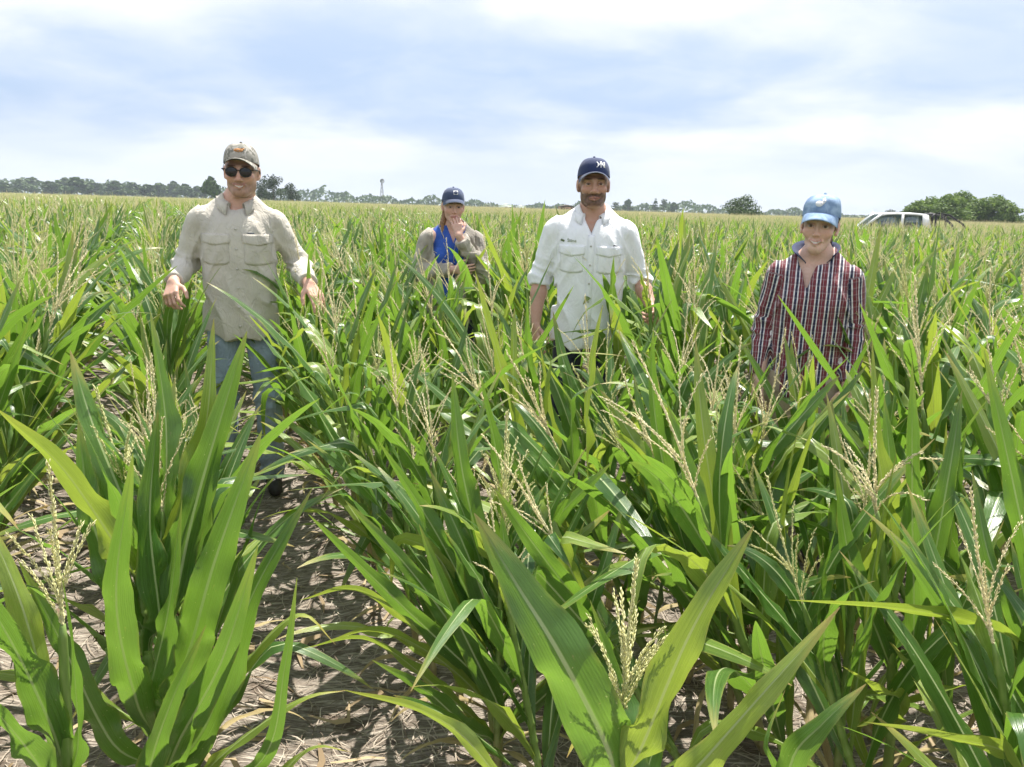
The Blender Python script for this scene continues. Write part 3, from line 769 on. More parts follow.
# the rest of the field: one mass, instanced by geometry nodes
def field_nodes(name, sources, pts, rots, scl, vid):
    me = bpy.data.meshes.new(name); me.vertices.add(len(pts)); me.vertices.foreach_set('co', np.asarray(pts, np.float32).ravel())
    for nm, ty, key, arr in (('rot', 'FLOAT_VECTOR', 'vector', rots), ('scl', 'FLOAT', 'value', scl), ('vid', 'INT', 'value', vid)):
        a = me.attributes.new(nm, ty, 'POINT'); a.data.foreach_set(key, np.asarray(arr, np.int32 if ty == 'INT' else np.float32).ravel())
    me.update()
    o = link(name, me)
    ng = bpy.data.node_groups.new(name, 'GeometryNodeTree')
    ng.interface.new_socket('Geometry', in_out='INPUT', socket_type='NodeSocketGeometry'); ng.interface.new_socket('Geometry', in_out='OUTPUT', socket_type='NodeSocketGeometry')
    N = ng.nodes.new; gi = N('NodeGroupInput'); go = N('NodeGroupOutput'); jn = N('GeometryNodeJoinGeometry')
    for s in sources:
        oi = N('GeometryNodeObjectInfo'); oi.inputs['Object'].default_value = s; oi.inputs['As Instance'].default_value = True
        ng.links.new(oi.outputs['Geometry'], jn.inputs[0])
    def attr(nm, dt):
        a = N('GeometryNodeInputNamedAttribute'); a.data_type = dt; a.inputs[0].default_value = nm; return a.outputs['Attribute']
    ip = N('GeometryNodeInstanceOnPoints'); ip.inputs['Pick Instance'].default_value = True
    ng.links.new(gi.outputs[0], ip.inputs['Points']); ng.links.new(jn.outputs[0], ip.inputs['Instance'])
    ng.links.new(attr('vid', 'INT'), ip.inputs['Instance Index'])
    e2r = N('FunctionNodeEulerToRotation'); ng.links.new(attr('rot', 'FLOAT_VECTOR'), e2r.inputs[0]); ng.links.new(e2r.outputs[0], ip.inputs['Rotation'])
    ng.links.new(attr('scl', 'FLOAT'), ip.inputs['Scale']); ng.links.new(ip.outputs[0], go.inputs[0])
    md = o.modifiers.new('field', 'NODES'); md.node_group = ng
    return o
def source(name, me): return bpy.data.objects.new(name, me)
src_mid = [source('maize_source', joined('maize_source', [(VAR[i], np.zeros(3), 0, 1.0)])) for i in range(0, NV, 2)]
mid = row_points(-45, 62, 11.0, 27.0, .21, 2.5)
mid = np.concatenate([np.array([[x, y, k] for x, y, k, d, _ in rest]).reshape(-1, 3), mid])
n = len(mid); rot = np.stack([pr.normal(-.02, .07, n), np.where(mid[:, 2] < 0, .06, -.06)+pr.normal(0, .08, n), pr.uniform(0, 6.28, n)], 1)
o = field_nodes('maize_field_middle', src_mid, np.stack([mid[:, 0], mid[:, 1], np.zeros(n)], 1), rot, pr.uniform(.92, 1.12, n), pr.integers(0, len(src_mid), n))
tag(o, 'dense tasselled maize field behind the nearest rows', 'maize field', kind='stuff')
LOW = [gen_plant(300+i, False) for i in range(6)]; BARE = [[q for q in p if q[0] != 'tassel'] for p in LOW]
src_far = []
for q in range(4):
    pl = []
    for i in range(8): pl.append(((BARE if pr.random() < (.45 if q < 2 else .05) else LOW)[int(pr.integers(0, 6))], np.array([pr.normal(0, .05), (i-3.5)*.21+pr.uniform(-.06, .06), 0]), pr.uniform(0, 6.28), pr.uniform(.98, 1.2)))
    src_far.append(source('maize_clump', joined('maize_clump', pl)))
parts_ = [row_points(-120, 160, 27.0, 90.0, 1.68, 4.0)]
f2 = row_points(-330, 420, 90.0, 260.0, 1.68, 6.0); parts_.append(f2[pr.uniform(0, 1, len(f2)) < .5])
far = np.concatenate(parts_); n = len(far)
rot = np.stack([np.zeros(n), np.zeros(n), np.full(n, ROWA)+math.pi*pr.integers(0, 2, n)], 1)
tr_ok = np.hypot(far[:, 0]-ray_at(905, 219, 33)[0], far[:, 1]-33) > 3.0
far, rot = far[tr_ok], rot[tr_ok]; n = len(far)
o = field_nodes('maize_field_far', src_far, np.stack([far[:, 0], far[:, 1], np.zeros(n)], 1), rot, pr.uniform(.84, 1.04, n), pr.integers(0, 2, n)+np.where(pr.uniform(0, 1, n) < sstep(-.35, .0, far[:, 0]/far[:, 1])*.75+.22, 2, 0))
tag(o, 'distant maize rows running out to the tree line', 'maize field', kind='stuff')
print('near', len(IND), RIND, 'mid', len(mid), 'far', n)
# ------------------------------------------------------------------ people: bodies and clothes as smooth implicit surfaces
def capsule(a, b, ra, rb, k=.02, fl=(1, 1, 1), op='u'): return ('c', np.array(a, float), np.array(b, float), ra, rb, k, np.array(fl, float), op)
def ellip(c, r, k=.02, op='u'): return ('e', np.array(c, float), np.array(r, float), 0, 0, k, None, op)
def carve(fn, lo, hi, k=.006): return ('f', np.array(lo, float), np.array(hi, float), fn, 0, k, None, 's')
def surface_net(Fd, lo, h):
    s = Fd < 0
    nx, ny, nz = Fd.shape
    c = np.zeros((nx-1, ny-1, nz-1), np.uint8)
    for dx in (0, 1):
        for dy in (0, 1):
            for dz in (0, 1): c += s[dx:nx-1+dx, dy:ny-1+dy, dz:nz-1+dz]
    I = np.argwhere((c > 0) & (c < 8)); n = len(I)
    idx = np.full(c.shape, -1, np.int64); idx[I[:, 0], I[:, 1], I[:, 2]] = np.arange(n)
    acc = np.zeros((n, 3)); w = np.zeros(n)
    for ax in range(3):
        o1, o2 = [q for q in range(3) if q != ax]
        for a in (0, 1):
            for b in (0, 1):
                p = I.copy(); p[:, o1] += a; p[:, o2] += b; q = p.copy(); q[:, ax] += 1
                f0 = Fd[p[:, 0], p[:, 1], p[:, 2]]; f1 = Fd[q[:, 0], q[:, 1], q[:, 2]]
                m = (f0 < 0) != (f1 < 0); t = np.where(m, f0/np.where(m, f0-f1, 1), 0)
                pos = p.astype(float); pos[:, ax] += t
                acc += np.where(m[:, None], pos, 0); w += m
    V = lo + acc/w[:, None]*h
    faces = []
    for ax in range(3):
        o1, o2 = [(1, 2), (2, 0), (0, 1)][ax]
        a = [slice(None)]*3; b = [slice(None)]*3; a[ax] = slice(0, -1); b[ax] = slice(1, None)
        sa, sb = s[tuple(a)], s[tuple(b)]
        for flip, m in ((0, sa & ~sb), (1, ~sa & sb)):
            E_ = np.argwhere(m)
            E_ = E_[(E_[:, o1] > 0) & (E_[:, o2] > 0) & (E_[:, o1] < Fd.shape[o1]-1) & (E_[:, o2] < Fd.shape[o2]-1)]
            if not len(E_): continue
            q = []
            for d1, d2 in ((-1, -1), (0, -1), (0, 0), (-1, 0)):
                g = E_.copy(); g[:, o1] += d1; g[:, o2] += d2; q.append(idx[g[:, 0], g[:, 1], g[:, 2]])
            q = np.stack(q, 1); faces.append(q[:, ::-1] if flip else q)
    return V, np.concatenate(faces)
def implicit(prims, lo, hi, h, disp=None):
    lo = np.array(lo, float); hi = np.array(hi, float)
    n = np.ceil((hi-lo)/h).astype(int)+1
    ax = [(lo[i]+h*np.arange(n[i])).astype(np.float32) for i in range(3)]
    D = np.full(n, .3, np.float32)
    for ty, a, b, ra, rb, k, fl, op in prims:
        mg = k+4*h
        if ty == 'c': l = np.minimum(a-ra/np.minimum(fl, 1), b-rb/np.minimum(fl, 1))-mg; u = np.maximum(a+ra/np.minimum(fl, 1), b+rb/np.minimum(fl, 1))+mg
        elif ty == 'e': l = a-b-mg; u = a+b+mg
        else: l, u = a, b
        i0 = np.clip(np.floor((l-lo)/h).astype(int), 0, n); i1 = np.clip(np.ceil((u-lo)/h).astype(int)+1, 0, n)
        if np.any(i1 <= i0): continue
        sl = tuple(slice(i0[q], i1[q]) for q in range(3))
        x = ax[0][sl[0]][:, None, None]; y = ax[1][sl[1]][None, :, None]; z = ax[2][sl[2]][None, None, :]
        if ty == 'c':
            A, B = a*fl, b*fl; d = B-A; dd = d@d+1e-12
            X, Y, Z_ = x*fl[0]-A[0], y*fl[1]-A[1], z*fl[2]-A[2]
            t = np.clip((X*d[0]+Y*d[1]+Z_*d[2])/dd, 0, 1)
            v = np.sqrt((X-t*d[0])**2+(Y-t*d[1])**2+(Z_-t*d[2])**2)-(ra+(rb-ra)*t)
        elif ty == 'e':
            X, Y, Z_ = (x-a[0])/b[0], (y-a[1])/b[1], (z-a[2])/b[2]
            k0 = np.sqrt(X*X+Y*Y+Z_*Z_); k1 = np.sqrt((X/b[0])**2+(Y/b[1])**2+(Z_/b[2])**2)+1e-6; v = k0*(k0-1)/k1
        else: v = ra(x, y, z)
        cur = D[sl]
        if op == 'u':
            q = np.maximum(k-np.abs(cur-v), 0)/k; D[sl] = np.minimum(cur, v)-q*q*k*.25
        else:
            v = -v; q = np.maximum(k-np.abs(cur-v), 0)/k; D[sl] = np.maximum(cur, v)+q*q*k*.25
    if disp is not None:
        m = np.argwhere(np.abs(D) < .03); P = np.stack([ax[i][m[:, i]] for i in range(3)], 1)
        D[m[:, 0], m[:, 1], m[:, 2]] -= disp(P).astype(np.float32)
    return surface_net(D, lo, h)

def m_skin():
    t = NT('skin'); a = t.n('ShaderNodeAttribute', attribute_name='Col').outputs['Color']
    nz = t.noise(t.obj(), 90, 3); c = t.mix(t.math('MULTIPLY', t.rng(nz, .35, .7), .18), a, (0.42, 0.17, 0.11))
    return t.done(t.pbr(c, .48, Normal=t.bump(t.noise(t.obj(), 420, 2), .12, .002), Subsurface_Weight=.12, Subsurface_Radius=(.02, .008, .004), Subsurface_Scale=.3, **{'Specular IOR Level': .4}))
M['skin'] = m_skin()
def m_cloth(name, base, var=.10, rough=.85, weave=520, sheen=.15, wr=.5):
    t = NT(name); o = t.obj(); n1 = t.noise(o, 5, 4); n2 = t.noise(o, 24, 4, .6, .8); w = t.noise(o, weave, 1)
    c = t.mix(t.rng(n1, .3, .7), tuple(x*(1-var) for x in base), tuple(min(.88, x*(1+var)) for x in base))
    cr = t.math('ABSOLUTE', t.math('SUBTRACT', t.noise(t.mapping(o, (1.3, 1, .7)), 13, 3, .55, 1.2), .5))
    h = t.math('ADD', t.math('MULTIPLY', n2, .8), t.math('ADD', t.math('MULTIPLY', w, .12), t.math('MULTIPLY', t.rng(cr, 0, .10), .3)))
    return t.done(t.pbr(c, rough, Normal=t.bump(h, wr, .012), Sheen_Weight=sheen, **{'Specular IOR Level': .25}))
M['beige_shirt'] = m_cloth('beige_shirt', (0.56, 0.52, 0.45))
M['white_shirt'] = m_cloth('white_shirt', (0.85, 0.86, 0.88), .02, wr=.3)
M['blue_shirt'] = m_cloth('blue_shirt', (0.035, 0.10, 0.42), .15)
M['jacket'] = m_cloth('jacket', (0.38, 0.34, 0.29), .4)  # strong mottling puts leaf shadow into the taupe cloth colour
M['jeans'] = m_cloth('jeans', (0.27, 0.34, 0.43), .4)
M['dark_jeans'] = m_cloth('dark_jeans', (0.025, 0.032, 0.055), .3)
M['khaki'] = m_cloth('khaki', (0.46, 0.39, 0.28), .1)
M['navy_cap'] = m_cloth('navy_cap', (0.028, 0.042, 0.105), .2, wr=.15)
M['grey_navy_cap'] = m_cloth('grey_navy_cap', (0.055, 0.075, 0.14), .25, wr=.15)
M['cap_trim'] = m_cloth('cap_trim', (0.32, 0.34, 0.40), .1, wr=.1)
M['white_mark'] = m_cloth('white_mark', (0.80, 0.80, 0.80), .03, wr=.1)
M['orange_mark'] = m_cloth('orange_mark', (0.50, 0.24, 0.09), .2, wr=.1)
M['green_mark'] = m_cloth('green_mark', (0.16, 0.20, 0.10), .2, wr=.1)
M['pale_green_mark'] = m_cloth('pale_green_mark', (0.34, 0.38, 0.26), .15, wr=.1)
M['grey_mark'] = m_cloth('grey_mark', (0.12, 0.13, 0.15), .2, wr=.1)
M['button'] = m_plain('button', (0.55, 0.52, 0.46), .35, .1, 40)
M['shoe'] = m_plain('shoe', (0.03, 0.028, 0.026), .6, .3, 30)
M['lens'] = m_plain('lens', (0.006, 0.006, 0.008), .08, .1, 30)
M['hair_dark'] = m_plain('hair_dark', (0.035, 0.022, 0.015), .5, .5, 150)
M['hair_fair'] = m_plain('hair_fair', (0.24, 0.13, 0.06), .5, .45, 150)
M['hair_brown'] = m_plain('hair_brown', (0.12, 0.065, 0.035), .5, .45, 150)
def m_camo():
    t = NT('camo_cap'); o = t.obj(); n1 = t.noise(o, 34, 2, .5, .7); n2 = t.noise(t.mapping(o, loc=(3, 1, 2)), 46, 2, .5, .6)
    c = t.mix(t.rng(n1, .48, .52), (0.34, 0.32, 0.28), (0.19, 0.185, 0.155)); c = t.mix(t.rng(n2, .58, .62), c, (0.46, 0.43, 0.39))
    return t.done(t.pbr(c, .85))
M['camo'] = m_camo()
def m_denim_cap():
    t = NT('denim_cap'); o = t.obj(); n1 = t.noise(o, 22, 4, .6, .4); w = t.noise(t.mapping(o, (900, 900, 120)), 1, 1)
    c = t.mix(t.rng(n1, .35, .68), (0.10, 0.19, 0.36), (0.30, 0.43, 0.60)); c = t.mix(t.math('MULTIPLY', w, .3), c, (0.5, 0.6, 0.72))
    return t.done(t.pbr(c, .85, Normal=t.bump(n1, .4, .006)))
M['denim'] = m_denim_cap()
def m_plaid():
    t = NT('striped_check_shirt'); a = t.n('ShaderNodeAttribute', attribute_name='cuv').outputs['Vector']
    sx = t.n('ShaderNodeSeparateXYZ', {0: a}); u, v = sx.outputs[0], sx.outputs[1]
    wv = t.noise(t.obj(), 9, 2); u = t.math('ADD', u, t.math('MULTIPLY', t.math('SUBTRACT', wv, .5), .006))
    q = t.math('FRACT', t.math('MULTIPLY', u, 1/.052))
    rp = t.n('ShaderNodeValToRGB', {0: q}); cr = rp.color_ramp; cr.interpolation = 'CONSTANT'
    seq = [(0, (0.17, 0.026, 0.036)), (.30, (0.74, 0.70, 0.70)), (.42, (0.018, 0.022, 0.055)), (.66, (0.74, 0.70, 0.70)), (.76, (0.17, 0.026, 0.036)), (.80, (0.10, 0.02, 0.03)), (.84, (0.17, 0.026, 0.036)), (.97, (0.55, 0.5, 0.5))]
    while len(cr.elements) < len(seq): cr.elements.new(.5)
    for e, (p, c) in zip(cr.elements, seq): e.position = p; e.color = (*c, 1)
    hq = t.math('FRACT', t.math('MULTIPLY', v, 1/.030))
    hb = t.math('LESS_THAN', hq, .34); hw = t.math('GREATER_THAN', hq, .86)
    c = t.mix(t.math('MULTIPLY', hb, .22), rp.outputs[0], (0.06, 0.02, 0.05)); c = t.mix(t.math('MULTIPLY', hw, .14), c, (0.7, 0.66, 0.66))
    n2 = t.noise(t.obj(), 24, 4, .6, .8)
    return t.done(t.pbr(c, .85, Normal=t.bump(n2, .5, .012), Sheen_Weight=.15))
M['plaid'] = m_plaid()

def unit(v): v = np.asarray(v, float); return v/np.linalg.norm(v)
def hand_prims(w, d, thumb, curl=(.25, .35, .25), spread=.06, sc=1.0, flip=1):
    """palm, four unequal bent fingers, thumb off the side of the palm; thumb = direction of the thumb side"""
    d = unit(d); s = np.asarray(thumb, float); s = unit(s-s@d*d); nrm = np.cross(d, s)*flip
    P = []; kn = []
    for i in range(4):
        b = w+d*.012*sc+s*(.018-.012*i)*sc; k = w+d*(.088-.004*abs(i-1.3))*sc+s*(.031-.021*i)*sc
        P.append(capsule(b, k, .0145*sc, .0115*sc, .014)); kn.append(k)
    for i, (k, f) in enumerate(zip(kn, (.93, 1.04, .98, .78))):
        p = k; ang = 0.0; side = (1.5-i)*spread
        for j, L in enumerate((.043, .026, .021)):
            ang += curl[j]*(1+.12*i); dr = unit(d*math.cos(ang)+nrm*math.sin(ang)+s*side)
            e = p+dr*L*f*sc; P.append(capsule(p, e, (.0095-.0009*j)*sc, (.0090-.0012*j)*sc, .004)); p = e
    t0 = w+d*.022*sc+s*.02*sc; t1 = t0+unit(d*.62+s*.72+nrm*.30)*.044*sc; t2 = t1+unit(d*.85+s*.42+nrm*.35)*.033*sc; t3 = t2+unit(d*.95+s*.1+nrm*.45)*.026*sc
    P += [capsule(t0, t1, .0145*sc, .0115*sc, .010), capsule(t1, t2, .0108*sc, .0098*sc, .004), capsule(t2, t3, .0098*sc, .0078*sc, .004)]
    return P, w+d*.09*sc

def head_prims(jaw=1.0, smile=.5, fem=False):
    j = jaw; jc = .040*j if not fem else .031
    P = [ellip((0, .018, .032), (.0765, .096, .088), .02), ellip((0, -.012, -.03), (.063*j, .078, .084), .03),
         ellip((0, -.058, -.097), (.024*j, .024, .021), .03), capsule((-jc, -.005, -.070), (-.45*jc, -.062, -.098), .018, .014 if fem else .016, .03), capsule((jc, -.005, -.070), (.45*jc, -.062, -.098), .018, .014 if fem else .016, .03)]
    for s in (-1, 1):
        P += [ellip((s*.043, -.064 if not fem else -.058, -.028), (.022, .019, .017) if not fem else (.021, .016, .018), .025 if not fem else .032), capsule((s*.012, -.0865, .020), (s*.046, -.070, .022), .0085 if fem else .0105, .008, .018),
              ellip((s*.0315, -.100, .002), (.020, .019 if not fem else .0165, .0135), .014, 's'), ellip((s*.0315, -.0745, -.001), (.0145, .0145, .0125), .003),
              capsule((s*.019, -.0885, .0055), (s*.045, -.083, .004), .0028, .0026, .003), capsule((s*.020, -.0865, -.0085), (s*.043, -.083, -.008), .0025, .0022, .003)]
    nf = 1.0 if not fem else .74
    P += [capsule((0, -.087, .012), (0, -.1065+.002*fem, -.034), .0085*nf, .0110*nf, .012), ellip((0, -.106+.002*fem, -.037), (.0115*nf, .0105*nf, .009*nf), .008)]
    for s in (-1, 1): P.append(ellip((s*.0125*(.85 if fem else 1), -.0955, -.0405), (.0085*nf, .010, .0075*nf), .006))
    for s in (-1, 1): P.append(ellip((s*.0065, -.1005, -.0485), (.0038, .005, .0035), .003, 's'))
    lift = .010*smile
    for (x0, z0), (x1, z1) in (((-.029, -.069+lift), (0, -.0645)), ((0, -.0645), (.029, -.069+lift))):
        P.append(capsule((x0, -.079, z0), (x1, -.0915, z1), .0042, .0058 if not fem else .0064, .006))
    for (x0, z0), (x1, z1) in (((-.027, -.0715+lift), (0, -.0785)), ((0, -.0785), (.027, -.0715+lift))):
        P.append(capsule((x0, -.078, z0), (x1, -.0895, z1), .0042, .0066 if not fem else .0074, .006))
    for s in (-1, 1):
        P += [ellip((s*.0795, .020, -.004), (.010, .020*(.85 if fem else 1), .032*(.85 if fem else 1)), .006), ellip((s*.0875, .013, -.002), (.006, .011, .021), .004, 's'), ellip((s*.076, .008, -.030), (.008, .009, .010), .006)]
    P.append(capsule((0, .026, -.06), (0, .045, -.17), .056 if not fem else .042, .060 if not fem else .046, .03))
    return P
def head_colors(V, skin, brow, beard=None, lips=(0.36, 0.14, 0.11), smile=.5, teeth=False, iris=(0.05, 0.03, 0.02), stub=0.0, fem=False):
    ez, bw = (.0056, .0034) if fem else (.0040, .0048)
    skin = np.array(skin); C = np.tile(skin, (len(V), 1)); x, y, z = V[:, 0], V[:, 1], V[:, 2]; ax = np.abs(x)
    def mixin(m, c): C[:] = C*(1-m[:, None])+np.array(c)*m[:, None]
    fr = sstep(-.03, -.055, y)
    ck = np.exp(-(((ax-.045)/.022)**2+((z+.030)/.020)**2))*fr+np.exp(-((x/.016)**2+((z+.035)/.016)**2))*fr*.8
    mixin(np.clip(ck, 0, 1)*.25, skin*np.array([1.12, .72, .68]))
    nz = wob(V, 260, 1)*.5+.5
    if beard is not None:
        line = sstep(-.030, -.048, z-.35*np.maximum(0, ax-.030)*-1+.004*wob(V, 160, 0)) * sstep(.012, -.004, y) * sstep(.118, .10, -z+.0)
        side = sstep(.046, .056, ax)*sstep(.02, -.03, z)*sstep(.01, -.006, y)*sstep(-.06, -.02, y)
        lipm = sstep(1.25, .85, np.sqrt((x/.024)**2+((z+.0715)/.0095)**2))
        m = np.clip(np.maximum(line*sstep(-.0445, -.052, z+.0*x)+line*sstep(.028, .036, ax), side), 0, 1)*(1-lipm)
        mixin(m*(.80+.2*nz)*beard[3], beard[:3])
    if stub:
        m = sstep(-.040, -.060, z)*sstep(.02, -.01, y)*(1-sstep(1.2, .8, np.sqrt((x/.024)**2+((z+.0715)/.009)**2)))
        mixin(m*stub*(.6+.4*nz), (0.10, 0.065, 0.045))
    lift = .010*smile; zm = -.0715+lift*(x/.024)**2
    lip = sstep(1.08, .85, np.sqrt((x/.030)**2+((z-zm)/.0092)**2))*sstep(-.06, -.07, y); mixin(lip*.75, lips)
    if teeth: mixin(sstep(1.1, .8, np.sqrt((x/(.0195*teeth))**2+((z-zm-.0006)/(.0034*teeth))**2))*fr*.9, (0.76, 0.72, 0.67))
    else: mixin(sstep(.0022, .0008, np.abs(z-zm))*sstep(.025, .021, ax)*fr*.7, (0.10, 0.03, 0.03))
    mixin(sstep(1.15, .8, np.sqrt(((ax-.031)/.020)**2+((z-.0245-.10*(ax-.031)*-.4)/bw)**2))*fr*.85, brow)
    e = sstep(1.1, .9, np.sqrt(((ax-.0315)/.0125)**2+((z+.0012)/ez)**2))*fr; mixin(e, (0.46, 0.42, 0.40))
    mixin(sstep(1.1, .85, np.sqrt(((ax-.0315)/.0066)**2+((z+.0008)/.0066)**2))*e, iris)
    mixin(sstep(.0020, .0008, np.abs(z-.0045+((ax-.0315)/.0125)**2*.004))*sstep(.0135, .012, np.abs(ax-.0315))*fr*.8, (0.05, 0.03, 0.025))
    return np.concatenate([C, np.ones((len(C), 1))], 1)

def bvh_of(V, F): return BVHTree.FromPolygons([tuple(v) for v in V], [tuple(int(i) for i in f) for f in F])
def on_front(bvh, x, z, off, y0=-.6):
    h = bvh.ray_cast(Vector((x, y0, z)), Vector((0, 1, 0)))
    if h[0] is None: return None
    return np.array(h[0])+np.array(h[1])*off*(-1 if h[1].y > 0 else 1)
def panel(name, bvh, outline, m, parent, off=.004, nx=8, nz=8, **kw):
    """cloth panel laid on the front of a garment; outline(u,v) -> x,z"""
    top, bot = [], []
    for j in range(nz+1):
        for i in range(nx+1):
            x, z = outline(i/nx, j/nz); p = on_front(bvh, x, z, off); q = on_front(bvh, x, z, -.003)
            if p is None: return None
            top.append(p); bot.append(q)
    n = nx+1; F = [[j*n+i, j*n+i+1, (j+1)*n+i+1, (j+1)*n+i] for j in range(nz) for i in range(nx)]; k = len(top)
    ring = [i for i in range(n)]+[j*n+nx for j in range(1, nz+1)]+[nz*n+i for i in range(nx-1, -1, -1)]+[j*n for j in range(nz-1, 0, -1)]
    for a, b in zip(ring, ring[1:]+ring[:1]): F.append([a, k+a, k+b, b])
    return mk(name, np.array(top+bot), F, m, parent, **kw)
def mark(name, bvh, polys, m, parent, off=.003, y0=-.6):
    """flat embroidered mark: convex polygons in x,z laid on the front surface"""
    b = MB()
    for P_ in polys:
        T = [on_front(bvh, x, z, off, y0) for x, z in P_]; B = [on_front(bvh, x, z, -.001, y0) for x, z in P_]
        if any(t is None for t in T+B): continue
        n = len(T); b.add(T+B, [list(range(n))]+[[(i+1) % n, i, n+i, n+(i+1) % n] for i in range(n)])
    if b.n: return b.build(name, m, parent, False)
def text_polys(s, size, cx, cz):
    cu = bpy.data.curves.new('lettering', 'FONT'); cu.body = s; cu.size = size; cu.align_x = 'CENTER'; cu.resolution_u = 2
    o = bpy.data.objects.new('lettering', cu); col.objects.link(o); dg = bpy.context.evaluated_depsgraph_get()
    me = bpy.data.meshes.new_from_object(o.evaluated_get(dg)); bpy.data.objects.remove(o)
    P_ = [[(me.vertices[i].co.x+cx, me.vertices[i].co.y+cz) for i in p.vertices] for p in me.polygons]
    bpy.data.meshes.remove(me); return P_
def strokes(segs, w):
    out = []
    for (x0, z0), (x1, z1) in segs:
        d = np.array([x1-x0, z1-z0]); d /= np.linalg.norm(d); n = np.array([-d[1], d[0]])*w/2
        out.append([(x0+n[0], z0+n[1]), (x0-n[0], z0-n[1]), (x1-n[0], z1-n[1]), (x1+n[0], z1+n[1])])
    return out
def xf(V, Mx): V = np.asarray(V, float); A = np.array(Mx); return V@A[:3, :3].T+A[:3, 3]

def make_cap(parent, HM, m_crown, m_brim, m_under, emblem, droop=.030, tilt=0.0, soft=False, blen=.074, trim=None):
    """crown, brim, button and emblem in the head's frame HM"""
    na, nr_ = 40, 14; V = []; rx, ry = .0845, .1035; cyy = .012
    def rimz(a): return .016+.036*(1+math.cos(a))/2   # front high, back low
    for j in range(nr_+1):
        q = j/nr_*math.pi/2
        for i in range(na):
            a = i*2*math.pi/na                    # a = 0 at the front
            fr_ = max(0, math.cos(a)); z0 = rimz(a); hh = (.134 if not soft else .130)-z0
            c = math.cos(q)**(.62 if not soft else .48); s = math.sin(q)**(1.0 if not soft else .85)
            bul = 1+.05*fr_*math.sin(q*1.4)
            x = rx*math.sin(a)*c; y = cyy-ry*math.cos(a)*c*bul
            x += .0012*math.sin(6*a)*math.sin(2*q); V.append((x, y, z0+hh*s))
    F = [[j*na+i, j*na+(i+1) % na, (j+1)*na+(i+1) % na, (j+1)*na+i] for j in range(nr_) for i in range(na)]
    V = np.array(V)
    if soft: V = V+np.stack([.0022*wob(V, 70, 0), .0022*wob(V, 60, 1), .003*wob(V, 50, 2)], 1)*sstep(.05, .08, V[:, 2])[:, None]
    Vt = xf(V, HM); cap = mk('cap', Vt, F, m_crown, parent)
    b = MB(); b.tube([(0, cyy, .134), (0, cyy, .141)], [.007, .005], 8); mk('button', xf(np.concatenate(b.V), HM), b.F, m_crown, cap)
    nu, nw = 22, 7; top = []; amax = R(66)
    for j in range(nw+1):
        w = j/nw
        for i in range(nu+1):
            u = i/nu*2-1; a = u*amax
            bx, by, bz = rx*1.012*math.sin(a), cyy-ry*1.012*math.cos(a), rimz(a)+.006
            ext = blen*max(0, 1-abs(u)**2.6)**.6
            x = bx*(1+.02*w); y = by-ext*w; z = bz-droop*u*u*(.4+.6*w)-(.006+.012*w)*w+tilt*w
            top.append((x, y, z))
    top = np.array(top); n = nu+1; k = len(top); bot = top-np.array([0, 0, .0035])
    F = [[j*n+i, j*n+i+1, (j+1)*n+i+1, (j+1)*n+i] for j in range(nw) for i in range(nu)]
    Fb = [[k+q for q in f[::-1]] for f in F]
    ring = list(range(n))+[j*n+nu for j in range(1, nw+1)]+[nw*n+i for i in range(nu-1, -1, -1)]+[j*n for j in range(nw-1, 0, -1)]
    Fe = [[b_, a_, k+a_, k+b_] for a_, b_ in zip(ring, ring[1:]+ring[:1])]
    mi = [0]*len(F)+[1]*len(Fb)+[2]*len(Fe)
    br = mk('brim', xf(np.concatenate([top, bot]), HM), F+Fb+Fe, [m_brim, m_under, trim or m_brim], cap, mat_idx=mi)
    bv = bvh_of(V, [[j*na+i, j*na+(i+1) % na, (j+1)*na+(i+1) % na, (j+1)*na+i] for j in range(nr_) for i in range(na)])
    for nm, polys, m in emblem:
        o = mark(nm, bv, polys, m, cap, .0025, -.4)
        if o:
            me = o.data; co = np.zeros(len(me.vertices)*3, np.float32); me.vertices.foreach_get('co', co)
            me.vertices.foreach_set('co', xf(co.reshape(-1, 3), HM).astype(np.float32).ravel()); me.update()
    return cap

